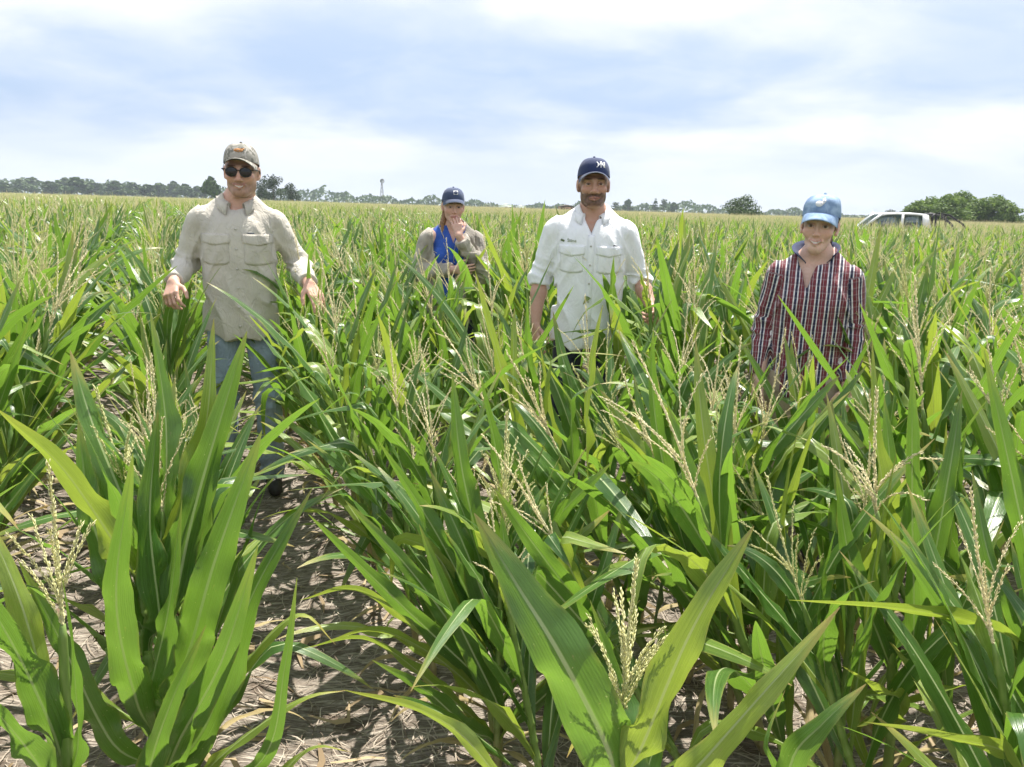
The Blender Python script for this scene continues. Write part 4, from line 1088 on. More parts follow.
def person(cfg):
    g = cfg.get; s = cfg['scale']; x0, y0 = cfg['loc']
    o = empty('person', (x0, y0, float(ground_z(x0, y0))), math.atan2(-x0, y0)+g('turn', 0)); o.scale = (s, s, s)
    tag(o, cfg['label'], 'person')
    fem = g('fem', False); sw = g('shoulder', .185); hs = g('head_scale', 1.0)
    HM = Matrix.Translation((g('head_dx', 0), -.012, 1.655-(hs-1)*.138)) @ Matrix.Rotation(g('yaw', 0), 4, 'Z') @ Matrix.Rotation(g('nod', 0), 4, 'X') @ Matrix.Rotation(g('roll', 0), 4, 'Y') @ Matrix.Diagonal((hs*g('slim', 1.0), hs, hs, 1.0))
    skin = cfg['skin']
    # --- body
    tor = [ellip((0, .0, .95), (.144, .098, .115), .04), ellip((0, -.005, 1.11), (.135, .098, .15), .05), ellip((0, 0, 1.30), (sw*.88, .108, .175), .05),
           capsule((-sw+.035, .012, 1.412), (sw-.035, .012, 1.412), .056, .056, .04), capsule((-.02, .022, 1.525), (-sw+.05, .016, 1.432), .048, .043, .04), capsule((.02, .022, 1.525), (sw-.05, .016, 1.432), .048, .043, .04)]
    neck = [capsule((0, .035, 1.45), (g('head_dx', 0)*.8, .014, 1.600), .062 if not fem else .049, .055 if not fem else .042, .03)]
    if not fem: neck.append(ellip((0, -.040, 1.545), (.012, .012, .016), .015))
    legs = []; feet = []
    for sd in (-1, 1):
        st = g('stance', .115)
        hip, kn, an = np.array([sd*.088, .0, .90]), np.array([sd*(st*.95), -.012, .50]), np.array([sd*st, .02, .09])
        legs += [capsule(hip, kn, .072, .050, .02), capsule(kn, an, .048, .034, .02)]
        feet.append([capsule(an+np.array([0, .02, -.04]), an+np.array([sd*.02, -.15, -.055]), .045, .036, .03), ellip(an+np.array([0, .0, -.01]), (.045, .055, .05), .02)])
    arms = cfg['arms']; armp = []; hands = []
    for key in ('a', 'b'):
        A = arms[key]; sh, el, wr = (np.array(A[q], float) for q in ('sh', 'el', 'wr'))
        armp += [capsule(sh, el, .050, .040, .03), capsule(el, el+(wr-el)*.35, .040, .040, .02), capsule(el+(wr-el)*.35, wr, .040, .026, .02)]
        hp, hc = hand_prims(wr, A['hd'], A['thumb'], A.get('curl', (.3, .4, .3)), A.get('spread', .05), 1.0 if not fem else .92, -1 if key == 'a' else 1); hands.append((hp, hc, sh, el, wr))
    allp = tor+neck+armp+legs
    Vs, Fs, Cs, n = [], [], [], 0
    def addm(V, F, C=None):
        nonlocal n
        Vs.append(V); Fs.append(F+n); n += len(V)
        Cs.append(np.tile(np.array([*skin, 1.0]), (len(V), 1)) if C is None else C)
    addm(*implicit(tor+armp+legs, (-.45, -.35, .06), (.45, .2, 1.47), .014))
    addm(*implicit(tor+neck, (-.15, -.16, 1.30), (.15, .14, 1.66), .005))
    V, F = implicit(head_prims(g('jaw', 1.0), g('smile', .5), fem), (-.11, -.135, -.15), (.11, .13, .13), .0026)
    C = head_colors(V, skin, cfg['brow'], g('beard'), smile=g('smile', .5), teeth=g('teeth', 0), stub=g('stub', 0.0), lips=g('lips', (0.36, 0.14, 0.11) if not fem else (0.50, 0.20, 0.18)), fem=fem)
    addm(xf(V, HM), F, C)
    for hp, hc, sh, el, wr in hands:
        pr_ = [capsule(el, el+(wr-el)*.35, .041, .041, .02), capsule(el+(wr-el)*.35, wr, .041, .0265, .02)]+hp
        lo = np.minimum(np.minimum(el, wr), hc)-.11; hi = np.maximum(np.maximum(el, wr), hc)+.11
        addm(*implicit(pr_, lo, hi, .0034))
    body = mk('body', np.concatenate(Vs), np.concatenate(Fs), M['skin'], o, attrs={'Col': np.concatenate(Cs)})
    # --- shirt
    sg = cfg['shirt']; th = sg.get('ease', .022); hem = sg['hem']; fit = sg.get('fit', (.196, 1.34))
    sp = [capsule((0, .005, hem-.12), (0, .002, 1.30), fit[0], fit[0]*.97, .05, (1, fit[1], 1)), ellip((0, 0, 1.31), (sw*.88+th, .108+th, .17), .05),
          capsule((-sw+.03, .012, 1.410), (sw-.03, .012, 1.410), .056+th*.5, .056+th*.5, .04), capsule((-.02, .024, 1.522), (-sw+.04, .016, 1.432), .05+th*.4, .045+th*.4, .04), capsule((.02, .024, 1.522), (sw-.04, .016, 1.432), .05+th*.4, .045+th*.4, .04)]
    if fem: sp += [ellip((-.075, -.075, 1.29), (.07, .06, .065), .04), ellip((.075, -.075, 1.29), (.07, .06, .065), .04)]
    cut = []
    for key in ('a', 'b'):
        A = arms[key]; sh, el, wr = (np.array(A[q], float) for q in ('sh', 'el', 'wr')); e = sg['sleeve']; en = el+(wr-el)*e; ta = max(th, .024)
        sp += [capsule(sh+np.array([0, 0, .002]), el, .050+th*.8, .043+ta*.75, .035), capsule(el, en, .045+ta*.8, (.042+ta*.6)+(-.012*e), .02)]
        if sg.get('cuff', True): sp.append(capsule(el+(wr-el)*(e-.10), en, .040+th*.95-(.010*e), .040+th*.95-(.012*e), .006))
        d = unit(wr-el)
        cut.append((en, d))
    def cutf(p, d): return lambda x, y, z: -((x-p[0])*d[0]+(y-p[1])*d[1]+(z-p[2])*d[2])
    for p, d in cut: sp.append(carve(cutf(p, d), p-.09, p+.09, .004))
    hemw = sg.get('hemw', .018)
    sp.append(carve(lambda x, y, z: z-(hem-hemw*np.cos(x*13)+.005*np.sin(x*31+1))+0*y, (-.24, -.25, hem-.30), (.24, .25, hem+.10), .004))
    vb, vt, vw, vx = sg['vee']
    al = math.atan2(vw, vt-vb); ca, sa = math.cos(al), math.sin(al)
    sp.append(carve(lambda x, y, z: np.maximum(np.maximum(np.abs(x-vx)*ca-(z-vb)*sa, y-.02), -.14-y), (-.14, -.2, vb-.03), (.14, .03, 1.64), .006))
    sp.append(carve(lambda x, y, z: np.maximum(np.sqrt((x/.070)**2+((y-.022)/.078)**2)*.07-.07, 1.47-z), (-.12, -.1, 1.44), (.12, .14, 1.64), .008))
    el_ = [np.array(arms[k]['el'], float) for k in 'ab']; sh_ = [np.array(arms[k]['sh'], float) for k in 'ab']
    fa = sg.get('fold', 1.0)
    def folds(P):
        x, y, z = P[:, 0], P[:, 1], P[:, 2]
        ridge = lambda a: 1-2*np.abs(np.sin(a))**.7
        r = .0022*wob(P, 22, 0)+.0030*ridge(1.5*wob(P*np.array([1.2, 1, .55]), 24, 1)+2)
        for e in el_:
            q = np.exp(-np.sum((P-e)**2, 1)/(.10**2)); r += q*.0060*ridge((z-e[2])*46+wob(P, 24, 2)*1.3+x*9)
        for h in sh_:
            sx = np.sign(h[0]); a = np.exp(-(((x-h[0]*.75)/.08)**2+((z-1.28)/.13)**2)); r += a*.0055*ridge((z*.62+sx*x*.95)*44+wob(P, 16, 1)*.9)
        m = sstep(1.24, .98, z)*(np.abs(x) < .2); ang = np.arctan2(x, -y+.02)
        r += m*.0070*ridge(ang*2.6+1.6*np.sin(z*5+1+x*4)+wob(P, 9, 2)*.9)
        r -= .004*np.exp(-((np.abs(x)-(sw-.012))/.004)**2)*(z > 1.24)*(y < .09)
        return r*fa*1.5
    V, F = implicit(sp, (-.5, -.42, hem-.07), (.5, .24, 1.60), .0065, folds)
    # pattern coordinates: round the trunk, along the sleeves
    cu = V[:, 0]*1.12+.01; cv = V[:, 2].copy()
    dt = np.maximum(np.abs(V[:, 0])-(sw-.015), 0)
    for k in 'ab':
        sh, el, wr = (np.array(arms[k][q], float) for q in ('sh', 'el', 'wr'))
        for a_, b_ in ((sh, el), (el, wr)):
            ax_ = unit(b_-a_); rel = V-a_; t = rel@ax_; L = np.linalg.norm(b_-a_); dist = np.linalg.norm(rel-np.clip(t, 0, L)[:, None]*ax_, axis=1)
            e1 = unit(np.cross(ax_, [0, 1, 0])); e2 = np.cross(ax_, e1)
            m = (dist < .085) & (t > -.02) & (np.abs(V[:, 0]) > sw-.02-.10*np.clip(1.40-V[:, 2], 0, .3)*0) & (np.sign(V[:, 0]) == np.sign(sh[0])) & ((np.abs(V[:, 0]) > sw+.005) | (dist < .075))
            cu[m] = np.arctan2(rel[m]@e2, rel[m]@e1)*.062+.7; cv[m] = t[m]
    shirt = mk(sg.get('name', 'shirt'), V, F, M[sg['mat']], o, attrs={'cuv': np.stack([cu, cv, np.zeros(len(V))], 1)})
    bv = bvh_of(V, F); cm = M[sg['mat']]
    # collar
    def collar(rise, wid_b, wid_f, amax, flare, zf, name='collar', popped=False, mt=None, fold=True):
        na = 30; prof = []
        for i in range(na+1):
            t = i/na*2-1; a = t*amax; f_ = abs(t)**2.2
            px, py = .069*math.sin(a), .022+.075*math.cos(a); zz = 1.515+(zf-1.515)*f_
            rad = np.array([math.sin(a), math.cos(a)*.9, 0]); up = np.array([0, 0, 1.0]); p = np.array([px, py, zz]); wdt = wid_b+(wid_f-wid_b)*f_
            if popped:
                fl = flare*(1.8 if t < 0 else .6)
                row = [p-rad*.002-up*.02, p+up*rise*.5+rad*.006, p+up*rise+rad*(.012+fl*f_), p+up*(rise+.018)+rad*(.02+fl*1.5*f_)]
            else:
                row = [p-up*.015, p+up*rise*(1-.25*f_)-rad*.002, p+up*rise*(1-.25*f_)+rad*.006, p+up*(rise-.012)+rad*(.012+flare*.4), p+rad*(.020+flare)+up*(rise-wdt)+np.array([-px*.25*f_, -.010*f_, 0])]
            prof.append(row)
        m_ = len(prof[0]); Vc = np.array(prof).reshape(-1, 3)
        for q in range(len(Vc)):
            if q % m_ == 0: continue
            h = bv.find_nearest(Vector(Vc[q]), .06)
            if h[0] is not None:
                nn = np.array(h[1]); dd = (Vc[q]-np.array(h[0]))@nn
                if dd < .005 and nn[2] > -.2: Vc[q] = np.array(h[0])+nn*.006
        Fc = [[i*m_+j, (i+1)*m_+j, (i+1)*m_+j+1, i*m_+j+1] for i in range(na) for j in range(m_-1)]
        cu2 = np.repeat(np.linspace(-.22, .22, na+1), m_); cv2 = np.tile(np.linspace(0, .07, m_), na+1)
        c = mk(name, Vc, Fc, mt or cm, shirt, attrs={'cuv': np.stack([cv2+.3, cu2, cu2*0], 1)})
        md = c.modifiers.new('thick', 'SOLIDIFY'); md.thickness = .003; md.offset = 1
        return c
    cl_ = sg.get('collar')
    if cl_: collar(**cl_)
    if sg.get('placket', True):
        xb = vx
        panel('placket', bv, lambda u, v: (xb+(u-.5)*.036, hem+.015+v*(vb-hem-.02)), cm, shirt, .0035, 2, 40, attrs=None)
        for z in np.arange(hem+.06, vb-.01, .095):
            p = on_front(bv, xb, z, .0045)
            if p is not None: MB().tube([p, p+np.array([0, -.003, 0])], .0055, 10).build('button', M['button'], shirt)
    for (px, pz, w, h, fl) in sg.get('pockets', []):
        panel('pocket', bv, lambda u, v: (px+(u-.5)*w, pz-h/2+v*h+.012*(1-v)*(abs(u-.5)*2)**3), cm, shirt, .0024, 10, 10)
        if fl: panel('pocket_flap', bv, lambda u, v: (px+(u-.5)*(w+.012), pz+h/2-.045+v*.055+.014*(1-v)*(abs(u-.5)*2)), cm, shirt, .0048, 10, 5)
    for nm, polys, mk_ in sg.get('marks', []): mark(nm, bv, polys, M[mk_], shirt, .003)
    # --- second layer shown in the open front of a jacket
    if g('under'):
        us = g('under'); up_ = [capsule((0, .005, .85), (0, .002, 1.30), .160, .155, .05, (1, 1.42, 1)), ellip((0, 0, 1.31), (sw*.88+.004, .112, .17), .05), capsule((-sw+.06, .012, 1.40), (sw-.06, .012, 1.40), .052, .052, .04), ellip((-.07, -.062, 1.29), (.065, .055, .06), .04), ellip((.07, -.062, 1.29), (.065, .055, .06), .04), capsule((-.02, .022, 1.525), (-sw+.05, .016, 1.434), .053, .049, .04), capsule((.02, .022, 1.525), (sw-.05, .016, 1.434), .053, .049, .04)]
        b1, t1, w1, xx = us['vee']; a1 = math.atan2(w1, t1-b1); c1_, s1_ = math.cos(a1), math.sin(a1)
        up_.append(carve(lambda x, y, z: np.maximum(np.abs(x-xx)*c1_-(z-b1)*s1_, y-.02), (-.14, -.2, b1-.03), (.14, .03, 1.6), .006))
        Vu, Fu = implicit(up_, (-.2, -.2, .84), (.2, .16, 1.52), .008); us_ = mk('undershirt', Vu, Fu, M[us['mat']], o)
    # --- trousers and shoes
    tr_ = [ellip((0, 0, .95), (.160, .114, .12), .05)]
    for sd in (-1, 1):
        st = g('stance', .115); hip, kn, an = np.array([sd*.088, .0, .90]), np.array([sd*(st*.95), -.012, .50]), np.array([sd*st, .022, .075])
        tr_ += [capsule(hip, kn, .086, .068, .03), capsule(kn, an, .070, .062, .02)]
    tr_.append(carve(lambda x, y, z: 1.03-z+0*x+0*y, (-.3, -.3, 1.0), (.3, .3, 1.2), .004))
    def tf(P):
        z = P[:, 2]; q = np.exp(-((z-.50)/.09)**2)+np.exp(-((z-.12)/.07)**2)+.7*np.exp(-((z-.84)/.06)**2)
        return .0030*wob(P, 20, 1)+q*.006*np.sin(z*75+wob(P, 18, 0)*2.2)
    Vt, Ft = implicit(tr_, (-.25, -.2, .03), (.25, .2, 1.06), .009, tf); mk('trousers', Vt, Ft, M[cfg['trousers']], o)
    for fp in feet: 
        Vf, Ff = implicit(fp, np.minimum(fp[0][1], fp[0][2])-.1, np.maximum(fp[0][1], fp[0][2])+.12, .008); Vf[:, 2] = np.maximum(Vf[:, 2], .004); mk('shoe', Vf, Ff, M['shoe'], o)
    # --- hair
    hr = cfg['hair']; hp_ = [ellip((0, .022, .032), (.080, .099, .092), .01)]
    hp_.append(carve(lambda x, y, z: np.minimum(y-hr['front'], z-hr['low'])+0*x, (-.13, -.14, -.14), (.13, .14, .14), .006))
    for q in hr.get('tail', []): hp_.append(capsule(*q, .02))
    Vh, Fh = implicit(hp_, (-.16, -.14, -.30), (.13, .18, .14), .004, lambda P: .0018*np.sin(P[:, 0]*420+P[:, 1]*260+wob(P, 40, 0)*3))
    mk('hair', xf(Vh, HM), Fh, M[hr['mat']], o)
    make_cap(o, HM, **cfg['cap'])
    if g('glasses'):
        b = MB()
        for sd in (-1, 1):
            an = np.linspace(0, 2*math.pi, 25)[:-1]; ring = np.stack([sd*.0325+.0255*np.cos(an)*(1+.06*np.cos(2*an)), -.1015+.0055*((np.abs(sd*.0325+.0255*np.cos(an))-.01)/.045)**2, -.003+.0215*np.sign(np.sin(an))*np.abs(np.sin(an))**.8], 1)
            b.tube(np.concatenate([ring, ring[:2]]), .0024, 6, False)
            b.tube([(sd*.057, -.094, .008), (sd*.074, -.086, .010), (sd*.084, -.05, .009), (sd*.086, .005, .006), (sd*.083, .028, -.012)], .0026, 6)
        b.tube([(-.010, -.1055, .003), (0, -.109, .006), (.010, -.1055, .003)], .0024, 6)
        fr = mk('sunglasses', xf(np.concatenate(b.V), HM), b.F, M['black_plastic'], o)
        for sd in (-1, 1):
            an = np.linspace(0, 2*math.pi, 25)[:-1]; Vl = [(sd*.0325, -.1045, -.003)]+[(sd*.0325+.025*math.cos(a)*(1+.06*math.cos(2*a)), -.1020+.0055*((abs(sd*.0325+.025*math.cos(a))-.01)/.045)**2, -.003+.0212*math.copysign(abs(math.sin(a))**.8, math.sin(a))) for a in an]
            Vl = np.array(Vl); Vl = np.concatenate([Vl, Vl+np.array([0, .002, 0])]); Fl = [[0, 1+i, 1+(i+1) % 24] for i in range(24)]+[[25, 26+(i+1) % 24, 26+i] for i in range(24)]
            mk('lens', xf(Vl, HM), Fl, M['lens'], fr)
    return o, body, shirt

E4 = lambda cx, cz, rx, rz, n=12: [[(cx+rx*math.cos(a), cz+rz*math.sin(a)) for a in np.linspace(0, 2*math.pi, n+1)[:-1]]]
person(dict(label='man in beige shirt, blue jeans, camouflage cap and dark sunglasses standing on the soil path', loc=PEOPLE_XY[0], scale=1.008, turn=-.10, skin=(0.62, 0.38, 0.285), brow=(0.06, 0.035, 0.02), stub=.55,
    jaw=1.06, smile=.8, teeth=1.1, head_dx=.030, yaw=-.05, nod=.03, roll=.02, glasses=True, trousers='jeans', hair=dict(front=.005, low=-.035, mat='hair_dark'),
    arms=dict(a=dict(sh=(-.176, .012, 1.408), el=(-.265, .06, 1.20), wr=(-.290, -.165, 1.125), hd=(-.05, -.72, -.55), thumb=(.85, -.3, .35), curl=(.55, .7, .5)),
              b=dict(sh=(.176, .012, 1.408), el=(.285, .06, 1.20), wr=(.335, -.165, 1.125), hd=(.42, -.55, -.66), thumb=(-.8, -.4, .1), curl=(.20, .28, .2))),
    shirt=dict(mat='beige_shirt', ease=.017, fit=(.190, 1.36), hem=.845, sleeve=.93, vee=(1.475, 1.60, .05, 0.0), collar=dict(rise=.030, wid_b=.045, wid_f=.082, amax=R(152), flare=.010, zf=1.478),
        pockets=[(-.098, 1.275, .125, .14, True), (.098, 1.275, .125, .14, True)], marks=[('mark', strokes([((.055, 1.362), (.13, 1.356))], .006), 'grey_mark')]),
    cap=dict(m_crown=M['camo'], m_brim=M['camo'], m_under=M['black_plastic'], droop=.046, tilt=.020, emblem=[('emblem', E4(.0, .098, .022, .008)+strokes([((.012, .106), (.026, .104))], .005), M['orange_mark']), ('emblem', E4(.017, .109, .004, .003, 8), M['grey_mark'])])))
person(dict(label='person in navy cap and open light jacket over bright blue shirt, half hidden by maize', loc=PEOPLE_XY[1], scale=.940, turn=.06, skin=(0.62, 0.39, 0.31), brow=(0.16, 0.09, 0.05), fem=True, shoulder=.175,
    smile=.1, yaw=.05, nod=.06, trousers='dark_jeans', hair=dict(front=-.005, low=-.07, mat='hair_fair', tail=[((-.055, .03, -.04), (-.075, .0, -.12), .022, .018), ((-.075, .0, -.12), (-.085, -.045, -.24), .018, .008)]),
    arms=dict(a=dict(sh=(-.168, .012, 1.405), el=(-.255, .0, 1.17), wr=(.0, -.205, 1.205), hd=(.95, -.12, .02), thumb=(0, -.2, 1), curl=(.2, .3, .2)), b=dict(sh=(.168, .012, 1.405), el=(.225, -.095, 1.17), wr=(.030, -.205, 1.450), hd=(-.16, .22, .95), thumb=(1, .1, .2), curl=(.25, .55, .4))),
    under=dict(mat='blue_shirt', vee=(1.39, 1.56, .060, 0)),
    shirt=dict(name='jacket', mat='jacket', hem=.80, ease=.034, sleeve=.92, vee=(.96, 1.56, .150, -.045), placket=False, fold=1.2, collar=dict(rise=.03, wid_b=.06, wid_f=.10, amax=R(128), flare=.012, zf=1.47),
        pockets=[(.115, 1.27, .10, .11, True)]),
    cap=dict(m_crown=M['grey_navy_cap'], m_brim=M['grey_navy_cap'], m_under=M['black_plastic'], trim=M['cap_trim'], droop=.026, tilt=.002,
        emblem=[('emblem', [[(-.008, .088), (.024, .088), (.024, .114), (-.008, .114)]], M['white_mark']), ('emblem', strokes([((.002, .098), (.005, .104)), ((.005, .104), (.008, .099)), ((.008, .099), (.011, .104)), ((.011, .104), (.014, .098))], .0014), M['grey_navy_cap'])])))
person(dict(label='bearded man in white rolled-sleeve shirt and navy cap standing among the maize', loc=PEOPLE_XY[2], scale=.992, turn=.02, skin=(0.52, 0.31, 0.225), brow=(0.03, 0.018, 0.012), beard=(0.045, 0.026, 0.017, .93), jaw=.98,
    smile=.2, yaw=.04, roll=-.02, trousers='dark_jeans', hair=dict(front=.0, low=-.045, mat='hair_dark'), lips=(0.33, 0.14, 0.11),
    arms=dict(a=dict(sh=(-.176, .012, 1.408), el=(-.262, .045, 1.165), wr=(-.275, -.05, .92), hd=(.02, -.25, -.95), thumb=(.6, -.7, 0)), b=dict(sh=(.176, .012, 1.408), el=(.275, .06, 1.165), wr=(.335, -.13, 1.03), hd=(.1, -.75, -.25), thumb=(-.3, .1, 1), curl=(1.0, 1.1, .7))),
    shirt=dict(mat='white_shirt', hem=.81, ease=.026, sleeve=.22, fit=(.197, 1.34), vee=(1.405, 1.575, .078, 0.0), collar=dict(rise=.028, wid_b=.045, wid_f=.075, amax=R(146), flare=.014, zf=1.475),
        pockets=[(-.095, 1.27, .12, .13, True), (.095, 1.27, .12, .13, True)],
        marks=[('lettering', text_polys('Stine', .024, -.098, 1.362), 'pale_green_mark'), ('mark', strokes([((-.155, 1.372), (-.137, 1.366))], .010), 'green_mark'), ('mark', strokes([((.115, 1.352), (.148, 1.340))], .008), 'grey_mark')]),
    cap=dict(m_crown=M['navy_cap'], m_brim=M['navy_cap'], m_under=M['black_plastic'], trim=M['cap_trim'], droop=.044, tilt=.016,
        emblem=[('emblem', strokes([((.030, .080), (.028, .110)), ((.028, .110), (.048, .080)), ((.048, .080), (.046, .108))], .0052)+strokes([((.008, .108), (.022, .094)), ((.008, .082), (.022, .096)), ((.012, .096), (.024, .095))], .0045), M['white_mark'])])))
person(dict(label='smiling woman in pale denim cap and red, white and navy striped shirt among the maize', loc=PEOPLE_XY[3], scale=.902, turn=.03, skin=(0.68, 0.45, 0.35), brow=(0.12, 0.07, 0.04), fem=True, shoulder=.162, head_scale=1.06, slim=.94, jaw=.84,
    smile=.9, teeth=1.2, yaw=-.10, roll=.05, head_dx=-.005, trousers='khaki', hair=dict(front=-.022, low=-.045, mat='hair_brown', tail=[((.02, .10, -.01), (.045, .115, -.10), .03, .022)]),
    arms=dict(a=dict(sh=(-.160, .012, 1.405), el=(-.200, .05, 1.15), wr=(-.205, -.08, .91), hd=(.05, -.35, -.9), thumb=(.6, -.7, 0)), b=dict(sh=(.160, .012, 1.405), el=(.196, .05, 1.15), wr=(.196, -.08, .91), hd=(-.05, -.35, -.9), thumb=(-.6, -.7, 0))),
    shirt=dict(mat='plaid', hem=.86, ease=.016, sleeve=.95, fit=(.180, 1.28), vee=(1.355, 1.585, .070, -.035), placket=False, collar=dict(rise=.046, wid_b=.05, wid_f=.07, amax=R(138), flare=.022, zf=1.455, popped=True, mt=M['navy_cap'])),
    cap=dict(m_crown=M['denim'], m_brim=M['denim'], m_under=M['denim'], droop=.020, soft=True, tilt=-.012, blen=.070,
        emblem=[('emblem', E4(-.010, .091, .016, .012)+[[(-.004, .092), (.006, .088), (.017, .104), (.010, .118), (.002, .112)]], M['white_mark'])])))
#HERO_HERE
# ------------------------------------------------------------------ the nearest maize plants, leaf by leaf
def spline(P, n):
    P = np.asarray(P, float); Q = np.concatenate([[2*P[0]-P[1]], P, [2*P[-1]-P[-2]]])
    L = np.concatenate([[0], np.cumsum(np.linalg.norm(np.diff(P, axis=0), axis=1))]); out = []
    for t in np.linspace(0, L[-1], n):
        i = min(np.searchsorted(L, t, 'right')-1, len(P)-2); f = (t-L[i])/(L[i+1]-L[i]); a, b, c, d = Q[i:i+4]
        out.append(.5*((2*b)+(c-a)*f+(2*a-5*b+4*c-d)*f*f+(3*b-a-3*c+d)*f**3))
    return np.array(out)
def hero(label, foot, H, leaves, tassel=None, seed=0, extra=2, tass_top=None, ear=None, r0=.0135):
    rng = np.random.default_rng(seed); x, y = foot; z0 = float(ground_z(x, y))
    o = empty('maize_plant', (x, y, z0)); org = np.array([x, y, z0]); tag(o, label, 'maize plant', 'maize plants nearest the camera')
    cur = (0, 0) if tass_top is None else tuple((np.array(tass_top)-org)[:2])
    zs = sorted([q[0] for q in leaves]+list(np.linspace(.08, .3, extra)))
    V, F = gen_stalk(rng, H, zs, r0, cur); mk('stalk', V, F, M['stalk'], o)
    for zb, pts, W, roll, mt in leaves:
        p1 = ray_at(*pts[0])-org; zb = max(.06, min(zb, p1[2]-.07-1.1*math.hypot(p1[0]-cur[0]*.3, p1[1]-cur[1]*.3)))
        q = zb/H; b = np.array([cur[0]*q**2, cur[1]*q**2, zb])
        P = [b, b+(p1-b)*.25+np.array([0, 0, .035])]+[ray_at(*p)-org for p in pts]
        path = spline(P, 34)
        T = np.gradient(path, axis=0); T /= np.linalg.norm(T, axis=1)[:, None]
        vw = unit(path.mean(0)+org-np.array([0, 0, CAMH])); S = np.cross(T, vw); S /= np.linalg.norm(S, axis=1)[:, None]
        N = np.cross(S, T); a = roll+np.linspace(-.15, .25, 34)
        S = S*np.cos(a)[:, None]+N*np.sin(a)[:, None]
        V, F, uv = leaf_surface(path, S, W, rng, vee=(70, 30, 12), wave=.22)
        mk('leaf', V, F, M[mt], o, uv=uv)
    for k in range(extra):
        V, F, uv = gen_leaf(rng, np.array([0, 0, .08+.11*k]), rng.uniform(0, 6.28), .32, .026, R(50), R(85), 1.5, .3, .3); mk('leaf', V, F, M['leaf_dry'], o, uv=uv)
    if tassel:
        L, nb, op, mt, ax = tassel
        V, F = gen_tassel(rng, np.array([cur[0], cur[1], H-.01]), ax, L, nb, 1.5, op); mk('tassel', V, F, M[mt], o)
    if ear is not None:
        e, s_ = gen_ear(rng, np.array([cur[0]*(ear[0]/H)**2, cur[1]*(ear[0]/H)**2, ear[0]]), ear[1], .2); eo = mk('ear', e[0], e[1], M['husk'], o); mk('silk', s_[0], s_[1], M['silk'], eo)
    return o
def xy(px, py, y): p = ray_at(px, py, y); return (float(p[0]), float(p[1]))
W_ = lambda px, y: px*y/FPX*1.08
hero('broad-leaved maize plant filling the lower left corner right of the thin spike tassel', xy(152, 700, 1.50), .80, [
    (.46, [(136, 700, 1.38), (116, 600, 1.27), (133, 453, 1.22)], W_(46, 1.25), .25, 'leaf'),
    (.60, [(172, 610, 1.52), (197, 500, 1.56), (247, 331, 1.62)], W_(44, 1.55), -.35, 'leaf'),
    (.50, [(186, 660, 1.46), (215, 560, 1.44), (262, 430, 1.46)], W_(50, 1.45), .1, 'leaf'),
    (.36, [(208, 720, 1.40), (250, 600, 1.36), (313, 487, 1.38)], W_(46, 1.36), .5, 'leaf'),
    (.28, [(262, 760, 1.30), (285, 665, 1.25), (297, 578, 1.24)], W_(25, 1.25), .2, 'leaf'),
    (.62, [(125, 560, 1.50), (62, 468, 1.44), (-4, 408, 1.40)], W_(42, 1.45), .6, 'leaf_pale'),
    (.40, [(215, 705, 1.44), (262, 643, 1.40), (303, 614, 1.38), (336, 645, 1.36)], W_(34, 1.4), .9, 'leaf_pale'),
    (.64, [(140, 540, 1.56), (95, 430, 1.60), (70, 350, 1.66)], W_(36, 1.6), -.5, 'leaf'),
    (.66, [(160, 540, 1.58), (166, 430, 1.66), (150, 310, 1.75)], W_(34, 1.65), .7, 'leaf'),
    (.68, [(172, 540, 1.58), (205, 430, 1.64), (214, 318, 1.72)], W_(30, 1.65), -.8, 'leaf_pale'),
    (.22, [(260, 790, 1.35), (310, 748, 1.28), (352, 752, 1.22)], W_(30, 1.25), 1.0, 'leaf_pale'),
    (.40, [(150, 690, 1.42), (168, 610, 1.38), (182, 500, 1.40)], W_(40, 1.4), .9, 'leaf'),
    (.34, [(180, 740, 1.38), (222, 660, 1.32), (258, 545, 1.30)], W_(44, 1.32), -.3, 'leaf'),
    (.30, [(110, 740, 1.44), (60, 640, 1.42), (18, 560, 1.44)], W_(36, 1.44), .4, 'leaf'),
    (.52, [(160, 620, 1.50), (150, 520, 1.50), (158, 410, 1.54)], W_(38, 1.5), -.7, 'leaf'),
    (.55, [(128, 610, 1.52), (92, 520, 1.52), (78, 420, 1.56)], W_(38, 1.5), .2, 'leaf'),
    (.30, [(228, 750, 1.40), (300, 700, 1.40), (348, 690, 1.42)], W_(24, 1.4), .8, 'leaf_pale'),
    (.26, [(150, 770, 1.30), (172, 700, 1.24), (206, 625, 1.22)], W_(40, 1.25), .35, 'leaf')],
    (.23, 11, .25, 'tassel', (-.25, .1, 1)), seed=1, tass_top=ray_at(133, 500, 1.60), ear=(.40, 3.6))
hero('maize plant with a thin spike tassel at the lower left edge', xy(58, 760, 1.12), .86, [
    (.52, [(48, 720, 1.08), (10, 640, 1.04), (-40, 560, 1.00)], W_(50, 1.04), .5, 'leaf'),
    (.60, [(46, 690, 1.10), (20, 600, 1.10), (-20, 505, 1.12)], W_(36, 1.1), -.4, 'leaf_pale'),
    (.44, [(20, 740, 1.0), (-20, 700, .96), (-60, 690, .94)], W_(46, 1.0), .7, 'leaf'),
    (.50, [(78, 740, 1.08), (72, 650, 1.04), (62, 575, 1.05)], W_(22, 1.05), 1.0, 'leaf')],
    (.20, 7, .12, 'tassel', (.02, 0, 1)), seed=2, tass_top=ray_at(63, 628, 1.10))
